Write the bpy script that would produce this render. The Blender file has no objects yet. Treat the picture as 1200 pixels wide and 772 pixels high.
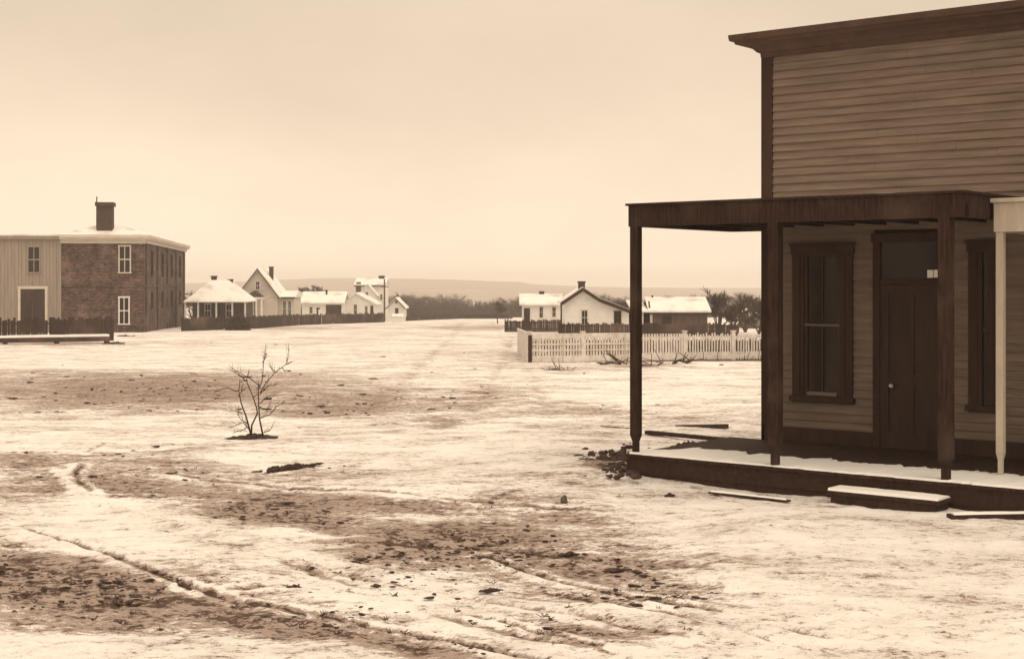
import bpy, math, random
import numpy as np
from mathutils import Vector, Matrix
random.seed(7)
rng = np.random.default_rng(11)
PI = math.pi
sc = bpy.context.scene
COL = sc.collection
F = 1700.0; CX = 600.0; HY = 330.0; CAMZ = 2.5      # focal length, principal column and horizon row in photo pixels

# ------------------------------------------------------------------ ground profile
PD = np.array([-4000, 0, 18, 24, 30, 45, 63, 100, 150, 274, 400, 600, 900, 6000.])
PZ = np.array([0, 0, 0, -.09, -.25, -.62, -1.0, -1.58, -2.35, -4.3, -6.2, -8.5, -10, -10.])
_D = np.linspace(-60, 1200, 5000)
_Z = np.interp(_D, PD, PZ)
_k = np.hanning(41); _k /= _k.sum()
_Z = np.convolve(np.pad(_Z, 20, mode='edge'), _k, 'valid')
def prof(y): return np.interp(y, _D, _Z)
def gz(x, y): return float(prof(y))
def at(px, py):                                     # photo pixel of a ground point -> world point
    lo, hi = 4.0, 900.0
    for _ in range(60):
        m = (lo+hi)/2
        if HY + F*(CAMZ-gz(0, m))/m > py: lo = m
        else: hi = m
    D = (lo+hi)/2
    return Vector(((px-CX)/F*D, D, gz(0, D)))
def X(px, D): return (px-CX)/F*D
def Z(py, D): return CAMZ-(py-HY)/F*D

# value noise (numpy)
def _hash(ix, iy, seed):
    h = (ix.astype(np.int64)*374761393 + iy.astype(np.int64)*668265263 + seed*1442695041) & 0xffffffff
    h = ((h ^ (h >> 13))*1274126177) & 0xffffffff
    return ((h ^ (h >> 16)) & 0xffff)/65535.0
def vnoise(x, y, seed=0):
    ix = np.floor(x); iy = np.floor(y); fx = x-ix; fy = y-iy
    fx = fx*fx*(3-2*fx); fy = fy*fy*(3-2*fy)
    a = _hash(ix, iy, seed); b = _hash(ix+1, iy, seed); c = _hash(ix, iy+1, seed); d = _hash(ix+1, iy+1, seed)
    return (a*(1-fx)+b*fx)*(1-fy)+(c*(1-fx)+d*fx)*fy
def fbm(x, y, seed=0, o=4):
    s = 0; a = .5; t = 0
    for i in range(o):
        s = s+a*vnoise(x*2**i, y*2**i, seed+i*17); t += a; a *= .5
    return s/t

# ------------------------------------------------------------------ materials
def mat(name, c1, c2=None, rough=.85, scale=4.0, stretch=(1, 1, 1), bump=.0, bscale=None, detail=6, spec=.2, contrast=(.3, .7), c3=None, c3scale=.7):
    m = bpy.data.materials.new(name); m.use_nodes = True
    nt = m.node_tree; nd = nt.nodes; lk = nt.links
    b = nd['Principled BSDF']; b.inputs['Roughness'].default_value = rough
    b.inputs['Specular IOR Level'].default_value = spec
    if c2 is None: c2 = tuple(v*.8 for v in c1)
    tc = nd.new('ShaderNodeTexCoord'); mp = nd.new('ShaderNodeMapping'); mp.inputs['Scale'].default_value = stretch
    lk.new(tc.outputs['Object'], mp.inputs[0])
    n = nd.new('ShaderNodeTexNoise'); n.inputs['Scale'].default_value = scale; n.inputs['Detail'].default_value = detail
    n.inputs['Roughness'].default_value = .65
    lk.new(mp.outputs[0], n.inputs['Vector'])
    r = nd.new('ShaderNodeValToRGB'); r.color_ramp.elements[0].position = contrast[0]; r.color_ramp.elements[1].position = contrast[1]
    r.color_ramp.elements[0].color = (*c1, 1); r.color_ramp.elements[1].color = (*c2, 1)
    lk.new(n.outputs[0], r.inputs[0])
    out = r.outputs[0]
    if c3:
        n3 = nd.new('ShaderNodeTexNoise'); n3.inputs['Scale'].default_value = c3scale; n3.inputs['Detail'].default_value = 5
        lk.new(tc.outputs['Object'], n3.inputs['Vector'])
        r3 = nd.new('ShaderNodeValToRGB'); r3.color_ramp.elements[0].position = .5; r3.color_ramp.elements[1].position = .68
        lk.new(n3.outputs[0], r3.inputs[0])
        mx = nd.new('ShaderNodeMix'); mx.data_type = 'RGBA'; mx.inputs['B'].default_value = (*c3, 1)
        lk.new(r3.outputs[0], mx.inputs['Factor']); lk.new(out, mx.inputs['A']); out = mx.outputs['Result']
    lk.new(out, b.inputs['Base Color'])
    if bump:
        n2 = nd.new('ShaderNodeTexNoise'); n2.inputs['Scale'].default_value = bscale or scale*4; n2.inputs['Detail'].default_value = 5
        lk.new(mp.outputs[0], n2.inputs['Vector'])
        bp = nd.new('ShaderNodeBump'); bp.inputs['Strength'].default_value = bump; bp.inputs['Distance'].default_value = .02
        lk.new(n2.outputs[0], bp.inputs['Height']); lk.new(bp.outputs[0], b.inputs['Normal'])
    return m
M = {}
M['siding'] = mat('weathered_siding', (.245, .185, .148), (.135, .10, .08), scale=2.2, stretch=(.5, .5, 7), bump=.25, c3=(.14, .11, .085), c3scale=.55)
M['trim'] = mat('dark_trim', (.062, .033, .024), (.036, .020, .015), scale=5, stretch=(1, 1, .3), bump=.2)
M['cornice'] = mat('cornice_paint', (.105, .062, .047), (.066, .039, .031), scale=3, bump=.15)
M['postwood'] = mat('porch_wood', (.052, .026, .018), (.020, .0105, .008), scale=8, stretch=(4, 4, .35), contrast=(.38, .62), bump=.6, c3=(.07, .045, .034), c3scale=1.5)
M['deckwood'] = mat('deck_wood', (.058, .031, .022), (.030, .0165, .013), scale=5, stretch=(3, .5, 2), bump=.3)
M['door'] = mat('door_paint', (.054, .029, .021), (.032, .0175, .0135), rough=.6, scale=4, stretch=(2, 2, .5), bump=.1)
M['glass'] = mat('dark_glass', (.022, .014, .011), (.035, .022, .017), rough=.12, scale=2, spec=.2, bump=.15, bscale=2.5)
M['snow'] = mat('settled_snow', (.86, .85, .84), (.78, .77, .755), rough=.7, scale=3, bump=.35, bscale=9)
M['roofsnow'] = mat('roof_snow', (.86, .85, .83), (.74, .725, .70), rough=.75, scale=.8, stretch=(1, 1, 1), bump=.3, bscale=3, c3=(.56, .51, .46), c3scale=.45)
M['brick'] = mat('old_brick', (.038, .023, .020), (.085, .05, .04), scale=1.6, detail=12, contrast=(.38, .62), bump=.3, c3=(.12, .078, .064), c3scale=.5)
M['frameboard'] = mat('pale_boards', (.33, .28, .24), (.24, .20, .17), scale=1.0, stretch=(3, 3, .3), bump=.1)
M['white'] = mat('white_paint', (.80, .78, .75), (.66, .64, .61), rough=.7, scale=1.3, stretch=(1, 1, 2), bump=.05)
M['cream'] = mat('cream_paint', (.62, .57, .50), (.50, .455, .40), rough=.7, scale=1.3, stretch=(1, 1, 2))
M['palewood'] = mat('pale_weathered_paint', (.58, .52, .44), (.42, .37, .31), scale=4, stretch=(2, 2, .4), bump=.2)
M['picket'] = mat('picket_white', (.80, .77, .73), (.50, .46, .42), rough=.75, scale=3, bump=.1)
M['darkboard'] = mat('dark_fence_boards', (.065, .038, .030), (.03, .02, .017), scale=1.5, stretch=(4, 4, .5), bump=.3, c3=(.13, .085, .068), c3scale=.3)
M['barnwood'] = mat('barn_boards', (.17, .12, .095), (.08, .055, .045), scale=1.5, stretch=(5, 5, .3), bump=.3)
M['chimney'] = mat('chimney_brick', (.09, .05, .04), (.05, .032, .028), scale=4, bump=.3)
M['bark'] = mat('bare_bark', (.10, .068, .054), (.055, .038, .031), scale=6, bump=.3)
M['farbark'] = mat('grove_bark', (.11, .075, .06), (.07, .048, .04), scale=.05)
M['sapling'] = mat('sapling_bark', (.075, .045, .035), (.045, .03, .025), scale=9, bump=.3)
M['mud'] = mat('mud', (.085, .052, .04), (.038, .025, .02), rough=.75, scale=14, bump=.6, bscale=30)
M['stone'] = mat('stone', (.15, .11, .09), (.08, .058, .048), scale=10, bump=.6, bscale=25)
M['palestone'] = mat('pale_stone', (.48, .40, .33), (.22, .17, .14), scale=9, bump=.6, bscale=25)
M['paper'] = mat('paper', (.85, .82, .76), (.78, .74, .68), scale=8)
M['metal'] = mat('tarnished_knob', (.6, .55, .48), (.5, .45, .4), rough=.3, scale=8, spec=.6)
M['iron'] = mat('iron', (.05, .035, .03), (.03, .022, .02), rough=.6, scale=5)
M['brush'] = mat('dead_brush', (.11, .07, .055), (.06, .04, .032), scale=6)
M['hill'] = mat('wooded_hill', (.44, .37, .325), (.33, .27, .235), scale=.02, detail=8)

def brick_mat():
    m = M['brick']; nt = m.node_tree; N = nt.nodes; L = nt.links; b = N['Principled BSDF']
    src = b.inputs['Base Color'].links[0].from_socket
    tc = N.new('ShaderNodeTexCoord'); sp = N.new('ShaderNodeSeparateXYZ'); L.new(tc.outputs['Object'], sp.inputs[0])
    ad = N.new('ShaderNodeMath'); L.new(sp.outputs[0], ad.inputs[0]); L.new(sp.outputs[1], ad.inputs[1])
    cb = N.new('ShaderNodeCombineXYZ'); L.new(ad.outputs[0], cb.inputs[0]); L.new(sp.outputs[2], cb.inputs[1])
    bt = N.new('ShaderNodeTexBrick'); L.new(cb.outputs[0], bt.inputs['Vector']); bt.inputs['Scale'].default_value = 1.0
    bt.inputs['Brick Width'].default_value = .30; bt.inputs['Row Height'].default_value = .13; bt.inputs['Mortar Size'].default_value = .012; bt.inputs['Bias'].default_value = 0
    bt.inputs['Color1'].default_value = (.45, .42, .40, 1); bt.inputs['Color2'].default_value = (1.7, 1.7, 1.7, 1); bt.inputs['Mortar'].default_value = (2.6, 2.9, 3.0, 1)
    mx = N.new('ShaderNodeMix'); mx.data_type = 'RGBA'; mx.blend_type = 'MULTIPLY'; mx.inputs['Factor'].default_value = 1
    L.new(src, mx.inputs['A']); L.new(bt.outputs[0], mx.inputs['B']); L.new(mx.outputs['Result'], b.inputs['Base Color'])
brick_mat()
# ------------------------------------------------------------------ mesh builder
class MB:
    def __init__(s): s.v = []; s.f = []
    def box(s, x0, x1, y0, y1, z0, z1, mtx=None):
        b = len(s.v)
        P = [(x0, y0, z0), (x1, y0, z0), (x1, y1, z0), (x0, y1, z0), (x0, y0, z1), (x1, y0, z1), (x1, y1, z1), (x0, y1, z1)]
        if mtx: P = [tuple(mtx @ Vector(p)) for p in P]
        s.v += P
        s.f += [tuple(b+i for i in q) for q in ((0, 3, 2, 1), (4, 5, 6, 7), (0, 1, 5, 4), (1, 2, 6, 5), (2, 3, 7, 6), (3, 0, 4, 7))]
        return s
    def prism(s, pts, y0, y1):                       # polygon in x,z extruded along y
        b = len(s.v); n = len(pts)
        s.v += [(x, y0, z) for x, z in pts]+[(x, y1, z) for x, z in pts]
        s.f += [tuple(b+i for i in range(n)), tuple(b+n+i for i in reversed(range(n)))]
        s.f += [(b+i, b+n+i, b+n+(i+1) % n, b+(i+1) % n) for i in range(n)]
        return s
    def prismx(s, pts, x0, x1):                      # polygon in y,z extruded along x
        b = len(s.v); n = len(pts)
        s.v += [(x0, y, z) for y, z in pts]+[(x1, y, z) for y, z in pts]
        s.f += [tuple(b+i for i in range(n)), tuple(b+n+i for i in reversed(range(n)))]
        s.f += [(b+i, b+n+i, b+n+(i+1) % n, b+(i+1) % n) for i in range(n)]
        return s
    def tube(s, pts, rad, n=5, cap=True):
        pts = [Vector(p) for p in pts]; b0 = len(s.v)
        for i, p in enumerate(pts):
            d = (pts[min(i+1, len(pts)-1)]-pts[max(i-1, 0)]).normalized()
            a = d.cross(Vector((.31, .87, .2)) if abs(d.z) > .8 else Vector((0, 0, 1))).normalized(); c = d.cross(a)
            r = rad[i] if hasattr(rad, '__len__') else rad
            for k in range(n):
                t = 2*PI*k/n; s.v.append(tuple(p+a*(r*math.cos(t))+c*(r*math.sin(t))))
        for i in range(len(pts)-1):
            for k in range(n):
                s.f.append((b0+i*n+k, b0+i*n+(k+1) % n, b0+(i+1)*n+(k+1) % n, b0+(i+1)*n+k))
        if cap:
            s.f.append(tuple(b0+k for k in reversed(range(n)))); s.f.append(tuple(b0+(len(pts)-1)*n+k for k in range(n)))
        return s
    def lump(s, c, rx, ry, rz, seed, rot=0, jit=.35, n=7, m=4, ry2=None):
        r_ = random.Random(seed); b0 = len(s.v); cr, sr = math.cos(rot), math.sin(rot)
        rows = []
        for i in range(1, m):
            th = PI*i/m; row = []
            for k in range(n):
                ph = 2*PI*k/n+i*.3; q = 1+r_.uniform(-jit, jit)
                x = rx*q*math.sin(th)*math.cos(ph); y = ry*q*math.sin(th)*math.sin(ph); z = rz*math.cos(th)*(1+r_.uniform(-jit, jit)*.6)
                row.append(len(s.v)); s.v.append((c[0]+x*cr-y*sr, c[1]+x*sr+y*cr, c[2]+z))
            rows.append(row)
        t = len(s.v); s.v.append((c[0], c[1], c[2]+rz*r_.uniform(.7, 1.1))); u = len(s.v); s.v.append((c[0], c[1], c[2]-rz))
        for k in range(n):
            s.f.append((t, rows[0][k], rows[0][(k+1) % n])); s.f.append((u, rows[-1][(k+1) % n], rows[-1][k]))
            for i in range(len(rows)-1): s.f.append((rows[i][k], rows[i+1][k], rows[i+1][(k+1) % n], rows[i][(k+1) % n]))
        return s
    def add(s, o, mtx):
        b = len(s.v); s.v += [tuple(mtx @ Vector(p)) for p in o.v]; s.f += [tuple(b+i for i in q) for q in o.f]; return s
    def build(s, name, m, parent=None, smooth=False, bevel=0, loc=None):
        me = bpy.data.meshes.new(name); me.from_pydata(s.v, [], s.f); me.materials.append(m)
        if smooth: me.polygons.foreach_set('use_smooth', [True]*len(me.polygons))
        me.update()
        o = bpy.data.objects.new(name, me); COL.objects.link(o)
        if parent: o.parent = parent
        if loc is not None: o.location = loc
        if bevel:
            bm = o.modifiers.new('bevel', 'BEVEL'); bm.width = bevel; bm.segments = 2; bm.limit_method = 'ANGLE'
        return o
def tag(o, label=None, cat=None, group=None, kind=None):
    if label: o['label'] = label
    if cat: o['category'] = cat
    if group: o['group'] = group
    if kind: o['kind'] = kind
    return o
def empty(name, loc, rz=0, label=None, cat=None, group=None):
    o = bpy.data.objects.new(name, None); COL.objects.link(o); o.location = loc; o.rotation_euler = (0, 0, rz)
    o.empty_display_size = .3
    return tag(o, label, cat, group)

# ------------------------------------------------------------------ ground sheet
RUTS = [  # photo polylines followed on the ground: (points, half width m, depth m, dirt)
    ([(20, 617), (35, 622), (100, 645), (170, 665), (230, 687), (300, 705), (400, 722), (480, 736), (560, 752), (640, 768)], .045, .06, 1.3),
    ([(75, 548), (80, 562), (110, 585), (170, 606), (250, 622), (340, 655), (430, 676), (520, 690), (610, 704), (700, 722), (800, 742)], .05, .03, .25),
    ([(100, 530), (130, 515), (145, 505)], .05, .03, .5),
    ([(560, 650), (640, 672), (700, 688), (800, 708), (880, 724), (970, 744)], .045, .06, 1.2),
    ([(300, 650), (380, 672), (430, 690), (520, 715), (640, 745), (720, 760)], .07, .03, .5),
    ([(600, 395), (590, 420), (575, 450), (560, 480), (520, 500), (470, 512)], .25, .05, .35),
    ([(540, 378), (530, 395), (500, 420), (470, 450), (430, 480)], .3, .05, .3),
    ([(575, 376), (585, 390), (600, 410), (625, 440), (640, 480)], .2, .04, .2),
    ([(700, 600), (600, 592), (480, 580), (330, 570), (200, 556)], .08, .03, .5),
    ([(820, 668), (700, 655), (560, 640), (420, 636), (250, 640)], .10, .03, .5),
    ([(0, 478), (200, 470), (330, 470), (520, 478), (700, 476), (900, 470)], .2, .05, .25),
]
RUTS += [([(395, 690), (470, 700), (560, 714), (640, 737), (700, 752)], .045, .05, .9), ([(60, 632), (130, 655), (200, 678), (270, 700), (350, 716)], .05, .03, .5),
         ([(650, 690), (720, 706), (800, 722), (880, 738), (950, 756)], .045, .04, .7), ([(250, 690), (330, 684), (420, 694), (500, 706)], .05, .04, .6), ([(95, 545), (88, 560), (105, 578)], .05, .04, .9)]
RIDGES = [([(75, 553), (95, 580), (160, 608), (250, 628), (340, 648), (450, 668), (560, 690), (700, 712), (830, 736)], .10, .05)]
BLOBS = [  # cx, cy, rx, ry, strength, tilt  (photo pixels, dirt showing through the snow, and a painted deck shadow)
    (120, 462, 190, 20, .55, 0), (60, 440, 90, 14, .3, 0), (230, 452, 90, 16, .35, 0), (410, 474, 110, 15, .62, 0), (560, 468, 60, 12, .3, 0),
    (360, 440, 110, 12, .22, 0), (700, 478, 70, 6, .35, 0), (800, 492, 70, 4, .3, 0), (515, 496, 40, 6, .5, 0),
    (120, 566, 60, 12, .75, .1), (30, 540, 70, 16, .5, 0), (30, 575, 60, 20, .35, 0), (180, 540, 80, 9, .45, 0), (300, 556, 180, 9, .45, 0),
    (260, 575, 130, 12, .45, .05), (420, 590, 160, 16, .4, .02), (560, 592, 130, 9, .5, 0), (640, 606, 110, 10, .45, 0),
    (330, 612, 110, 14, .6, .12), (500, 635, 170, 24, .72, .03), (640, 655, 130, 20, .6, .08), (300, 595, 60, 10, .4, 0), (770, 650, 90, 20, .42, .1),
    (820, 690, 90, 16, .5, .1), (730, 700, 110, 14, .6, .1), (600, 690, 80, 12, .25, .1),
    (60, 690, 150, 28, .75, .05), (220, 705, 170, 24, .78, .12), (120, 735, 130, 14, .5, .1), (360, 730, 140, 18, .62, .12), (0, 650, 70, 20, .5, .1),
    (480, 748, 160, 12, .5, .1), (620, 725, 150, 16, .5, .12), (760, 742, 120, 12, .35, .1), (430, 668, 60, 10, .4, .1), (350, 668, 50, 8, .5, .1),
    (715, 542, 34, 8, .9, 0), (800, 408, 60, 8, .2, 0), (600, 383, 90, 3, .25, 0), (540, 384, 50, 3, .25, 0), (1150, 618, 70, 6, .3, 0), (1190, 650, 60, 20, .1, 0),  # the blob under the right-hand beam tints the ground as the deck's shadow
    (330, 384, 90, 3, .3, 0), (520, 415, 80, 6, .18, 0), (640, 565, 90, 7, .25, 0), (880, 578, 50, 3, .35, 0), (960, 592, 50, 3, .4, 0),
    (655, 432, 30, 2, .3, 0), (760, 428, 60, 4, .4, 0), (100, 403, 120, 3, .35, 0),
]
NEG = [(150, 500, 260, 12, .5), (420, 508, 160, 10, .4), (80, 612, 130, 14, .45), (240, 635, 120, 12, .55), (60, 762, 200, 12, .7), (300, 768, 220, 9, .5), (150, 420, 220, 12, .4),
       (1000, 660, 170, 60, .5), (980, 740, 140, 30, .3), (560, 540, 200, 16, .25), (480, 700, 50, 6, .3), (640, 770, 200, 8, .3), (520, 610, 60, 6, .2), (800, 450, 120, 20, .3)]
def polydist(x, y, pts):
    best = np.full(x.shape, 1e9)
    for a, b in zip(pts[:-1], pts[1:]):
        dx, dy = b[0]-a[0], b[1]-a[1]; L = dx*dx+dy*dy
        t = np.clip(((x-a[0])*dx+(y-a[1])*dy)/L, 0, 1)
        best = np.minimum(best, np.hypot(x-a[0]-t*dx, y-a[1]-t*dy))
    return best
def dirt_at(x, y):
    yy = np.maximum(y, 3.0)
    px = CX+F*x/yy; py = HY+F*(CAMZ-prof(y))/yy
    px = px+(fbm(x*.9, y*.45, 5)-.5)*70; py = py+(fbm(x*.8, y*.4, 9)-.5)*26*np.clip((py-372)/150, .1, 1)
    a = np.zeros_like(x)
    for cx, cy, rx, ry, s, t in BLOBS:
        dx = px-cx; dy = py-cy-dx*t
        a = a+s*np.exp(-((dx/rx)**2+(dy/ry)**2))
    for cx, cy, rx, ry, s in NEG:
        a = a-s*np.exp(-(((px-cx)/rx)**2+((py-cy)/ry)**2))
    front = y > 6
    sd = np.clip(np.maximum((-20-px)/420, (px-1180)/420), 0, 1); sd = np.where(front, sd*sd*(3-2*sd), 1.0)
    a = a*(1-sd)+sd*(.22+.9*(fbm(x*.12, y*.12, 3)-.5)*2)
    return np.clip(a*1.15+.16*np.clip((fbm(x*.25, y*.12, 15)-.42)*5, 0, 1)*np.clip((560-py)/60, 0, 1), -.5, .98)
def build_ground():
    r = [0.0]; v = .6
    while v < 6000:
        r.append(v); v *= 1.03 if v < 8.5 else (1.0028 if v < 24 else (1.010 if v < 70 else (1.02 if v < 300 else 1.12)))
    r = np.array(r[1:])
    fine = np.arange(-24, 24.001, .115)
    left = -24-np.cumsum(np.linspace(.3, 6, 44)); left = left[left > -178]
    th = np.concatenate([left[::-1], fine, -left]); th = np.radians(th)
    T, R = np.meshgrid(th, r); x = R*np.sin(T); y = R*np.cos(T)
    z = prof(y)
    near = np.clip(1.6-R/60, .15, 1)
    d = dirt_at(x, y)
    z = z+((fbm(x*.35, y*.35, 21)-.5)*.16+(fbm(x*1.6, y*1.6, 31, 3)-.5)*.05+(fbm(x*6, y*6, 41, 3)-.5)*.028)*near
    z = z-.02*np.clip(d, 0, 1)*near+np.clip(d, 0, 1)*(fbm(x*11, y*11, 51, 2)-.5)*.04*near
    wob = (fbm(x*1.2, y*1.2, 71)-.5)*.10
    for pts, w, dep, dd in RUTS:
        dep *= .5; w *= .8 if w < .12 else 1; dd *= .9 if w < .12 else .5
        P = [at(*p) for p in pts]; q = polydist(x+wob, y+wob*.7, [(p.x, p.y) for p in P])
        br = np.clip((fbm(x*1.3, y*1.3, 61)-.28)*3, 0, 1)
        z = z+(-dep*np.exp(-(q/w)**2)+dep*.7*np.exp(-((q-2.1*w)/w)**2))*br
        d = d+1.6*dd*np.exp(-(q/(w*.9))**2)*br-.40*np.exp(-((q-2.8*w)/(1.5*w))**2)*(w < .12)
    for pts, w, h in RIDGES:
        P = [at(*p) for p in pts]; q = polydist(x+wob*.6, y, [(p.x, p.y) for p in P])
        z = z+h*.6*np.exp(-(q/w)**2); d = d-.5*np.exp(-(q/(w*1.2))**2)
    # low mound of earth by the porch corner, garden plot behind the pickets
    mc = at(722, 551)
    z = z+.10*np.exp(-(((x-mc.x)/.9)**2+((y-mc.y)/.9)**2))
    g0, g1 = X(625, 64), X(905, 64)
    gm = np.clip((x-g0)/2, 0, 1)*np.clip((g1+8-x)/2, 0, 1)*np.clip((y-63.9)/.6, 0, 1)*np.clip((104-y)/6, 0, 1)
    d = np.maximum(d, gm*1.6)
    nr, nc = x.shape
    V = np.stack([x, y, z], -1).reshape(-1, 3)
    i = np.arange(nr-1)[:, None]*nc+np.arange(nc-1)[None, :]
    q = np.stack([i, i+1, i+nc+1, i+nc], -1).reshape(-1, 4)[:, ::-1]
    me = bpy.data.meshes.new('ground'); me.vertices.add(len(V)+1)
    V = np.vstack([V, [[0, 0, 0]]]); me.vertices.foreach_set('co', V.ravel())
    cen = len(V)-1
    fan = np.stack([np.full(nc-1, cen), np.arange(1, nc), np.arange(nc-1)], -1)
    # close the seam behind the camera
    a = np.arange(nr-1)*nc+nc-1; b = np.arange(nr-1)*nc
    seam = np.stack([a, b, b+nc, a+nc], -1)[:, ::-1]
    q = np.vstack([q, seam]); fan = np.vstack([fan, [[cen, 0, nc-1]]])
    me.loops.add(q.size+fan.size); me.loops.foreach_set('vertex_index', np.concatenate([q.ravel(), fan.ravel()]).astype(np.int32))
    me.polygons.add(len(q)+len(fan))
    st = np.concatenate([np.arange(len(q))*4, len(q)*4+np.arange(len(fan))*3]).astype(np.int32)
    me.polygons.foreach_set('loop_start', st)
    me.update(calc_edges=True); me.validate()
    me.polygons.foreach_set('use_smooth', [True]*len(me.polygons))
    at_ = me.attributes.new('dirt', 'FLOAT', 'POINT'); at_.data.foreach_set('value', np.append(np.clip(d, -.5, 1.6).ravel(), .3).astype(np.float32))
    o = bpy.data.objects.new('ground', me); COL.objects.link(o)
    tag(o, 'trampled snow with muddy patches and wheel ruts', None, None, 'structure')
    # material
    m = bpy.data.materials.new('snowy_ground'); m.use_nodes = True; nt = m.node_tree; N = nt.nodes; L = nt.links
    b = N['Principled BSDF']; b.inputs['Roughness'].default_value = .8; b.inputs['Specular IOR Level'].default_value = .15
    tc = N.new('ShaderNodeTexCoord'); at2 = N.new('ShaderNodeAttribute'); at2.attribute_name = 'dirt'
    def noise(s, det=6, ro=.6, st=(1, 1, 1), dist=0):
        mp = N.new('ShaderNodeMapping'); mp.inputs['Scale'].default_value = st; mp.inputs['Rotation'].default_value = (0, 0, -.25)
        L.new(tc.outputs['Object'], mp.inputs[0])
        n = N.new('ShaderNodeTexNoise'); n.inputs['Scale'].default_value = s; n.inputs['Detail'].default_value = det; n.inputs['Roughness'].default_value = ro
        n.inputs['Distortion'].default_value = dist; L.new(mp.outputs[0], n.inputs['Vector']); return n.outputs[0]
    def mth(op, a, b_=None, c=None):
        n = N.new('ShaderNodeMath'); n.operation = op
        for i_, v_ in enumerate((a, b_, c)):
            if v_ is None: continue
            if isinstance(v_, (int, float)): n.inputs[i_].default_value = v_
            else: L.new(v_, n.inputs[i_])
        return n.outputs[0]
    def ss(v_, lo, hi):
        n = N.new('ShaderNodeMapRange'); n.interpolation_type = 'SMOOTHSTEP'; n.inputs['From Min'].default_value = lo; n.inputs['From Max'].default_value = hi
        L.new(v_, n.inputs['Value']); return n.outputs[0]
    def mix(f, a, b_):
        n = N.new('ShaderNodeMix'); n.data_type = 'RGBA'
        L.new(f, n.inputs['Factor'])
        for k, v_ in (('A', a), ('B', b_)):
            if isinstance(v_, tuple): n.inputs[k].default_value = (*v_, 1)
            else: L.new(v_, n.inputs[k])
        return n.outputs['Result']
    n1 = noise(.9, 8, .62, (.55, 1, 1), .4); n2 = noise(5.5, 9, .75, (.65, 1.1, 1), .3); n3 = noise(22, 5, .65, (.6, 1, 1)); n4 = noise(60, 3, .6); n5 = noise(13, 8, .75, (.6, 1, 1), .4); n6 = noise(3.6, 10, .8, (.6, 1, 1), .3)
    A = at2.outputs['Fac']
    cov = mth('ADD', mth('MULTIPLY', n1, 1.1), mth('MULTIPLY', n2, 1.25))          # ~.67 mean
    cov = mth('ADD', cov, mth('MULTIPLY', n3, .32))
    cov = mth('ADD', cov, mth('MULTIPLY', A, .66))                               # mean .83 + dirt
    cov = mth('ADD', cov, mth('MULTIPLY', mth('SUBTRACT', n5, .5), 1.25))
    cov = mth('ADD', cov, mth('MULTIPLY', mth('SUBTRACT', n6, .5), .9))
    cov = mth('ADD', cov, mth('ADD', mth('MULTIPLY', mth('SUBTRACT', n4, .5), .75), mth('MULTIPLY', mth('SUBTRACT', n3, .5), .5)))
    cov = mth('SUBTRACT', cov, .44)
    slush = ss(cov, .90, 1.24)
    mudm = ss(mth('ADD', mth('MULTIPLY', mth('SUBTRACT', n6, .5), 1.5), mth('ADD', mth('MULTIPLY', mth('SUBTRACT', n3, .5), .9), mth('MULTIPLY', cov, .42))), .615, .745)
    mudm = mth('MAXIMUM', mudm, ss(A, 1.3, 1.5))
    speck = ss(mth('ADD', mth('MULTIPLY', n5, .65), mth('ADD', mth('MULTIPLY', n3, .55), mth('MULTIPLY', A, .085))), .735, .775)
    snow = mix(ss(mth('ADD', mth('MULTIPLY', n1, .5), mth('MULTIPLY', n6, .5)), .38, .64), (.90, .89, .88), (.68, .65, .62))
    sl = mix(n3, (.50, .41, .365), (.25, .185, .155))
    md = mix(n4, (.15, .10, .078), (.06, .038, .03))
    c = mix(slush, snow, sl); c = mix(mudm, c, md); c = mix(mth('MULTIPLY', speck, .85), c, md)
    L.new(c, b.inputs['Base Color'])
    h = mth('ADD', mth('MULTIPLY', n2, .6), mth('ADD', mth('MULTIPLY', n3, .3), mth('MULTIPLY', n4, .08)))
    h = mth('SUBTRACT', mth('ADD', h, mth('MULTIPLY', n4, .22)), mth('MULTIPLY', speck, .2))
    bp = N.new('ShaderNodeBump'); bp.inputs['Strength'].default_value = .7; bp.inputs['Distance'].default_value = .07
    L.new(h, bp.inputs['Height']); L.new(bp.outputs[0], b.inputs['Normal'])
    me.materials.append(m)
build_ground()

# hills on the horizon: a broad ridge with thickness
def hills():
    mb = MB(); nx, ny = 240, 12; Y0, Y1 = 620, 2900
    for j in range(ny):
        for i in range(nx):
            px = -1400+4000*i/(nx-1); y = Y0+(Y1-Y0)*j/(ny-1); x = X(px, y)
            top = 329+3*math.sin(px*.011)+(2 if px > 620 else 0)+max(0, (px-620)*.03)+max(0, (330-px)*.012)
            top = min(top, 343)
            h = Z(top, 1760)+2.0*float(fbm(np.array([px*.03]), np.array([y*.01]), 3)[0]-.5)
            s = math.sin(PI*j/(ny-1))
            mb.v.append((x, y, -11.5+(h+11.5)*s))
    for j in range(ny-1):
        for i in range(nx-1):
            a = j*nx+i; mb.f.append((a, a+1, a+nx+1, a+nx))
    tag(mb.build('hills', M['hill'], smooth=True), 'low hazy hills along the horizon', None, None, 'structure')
hills()

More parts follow.
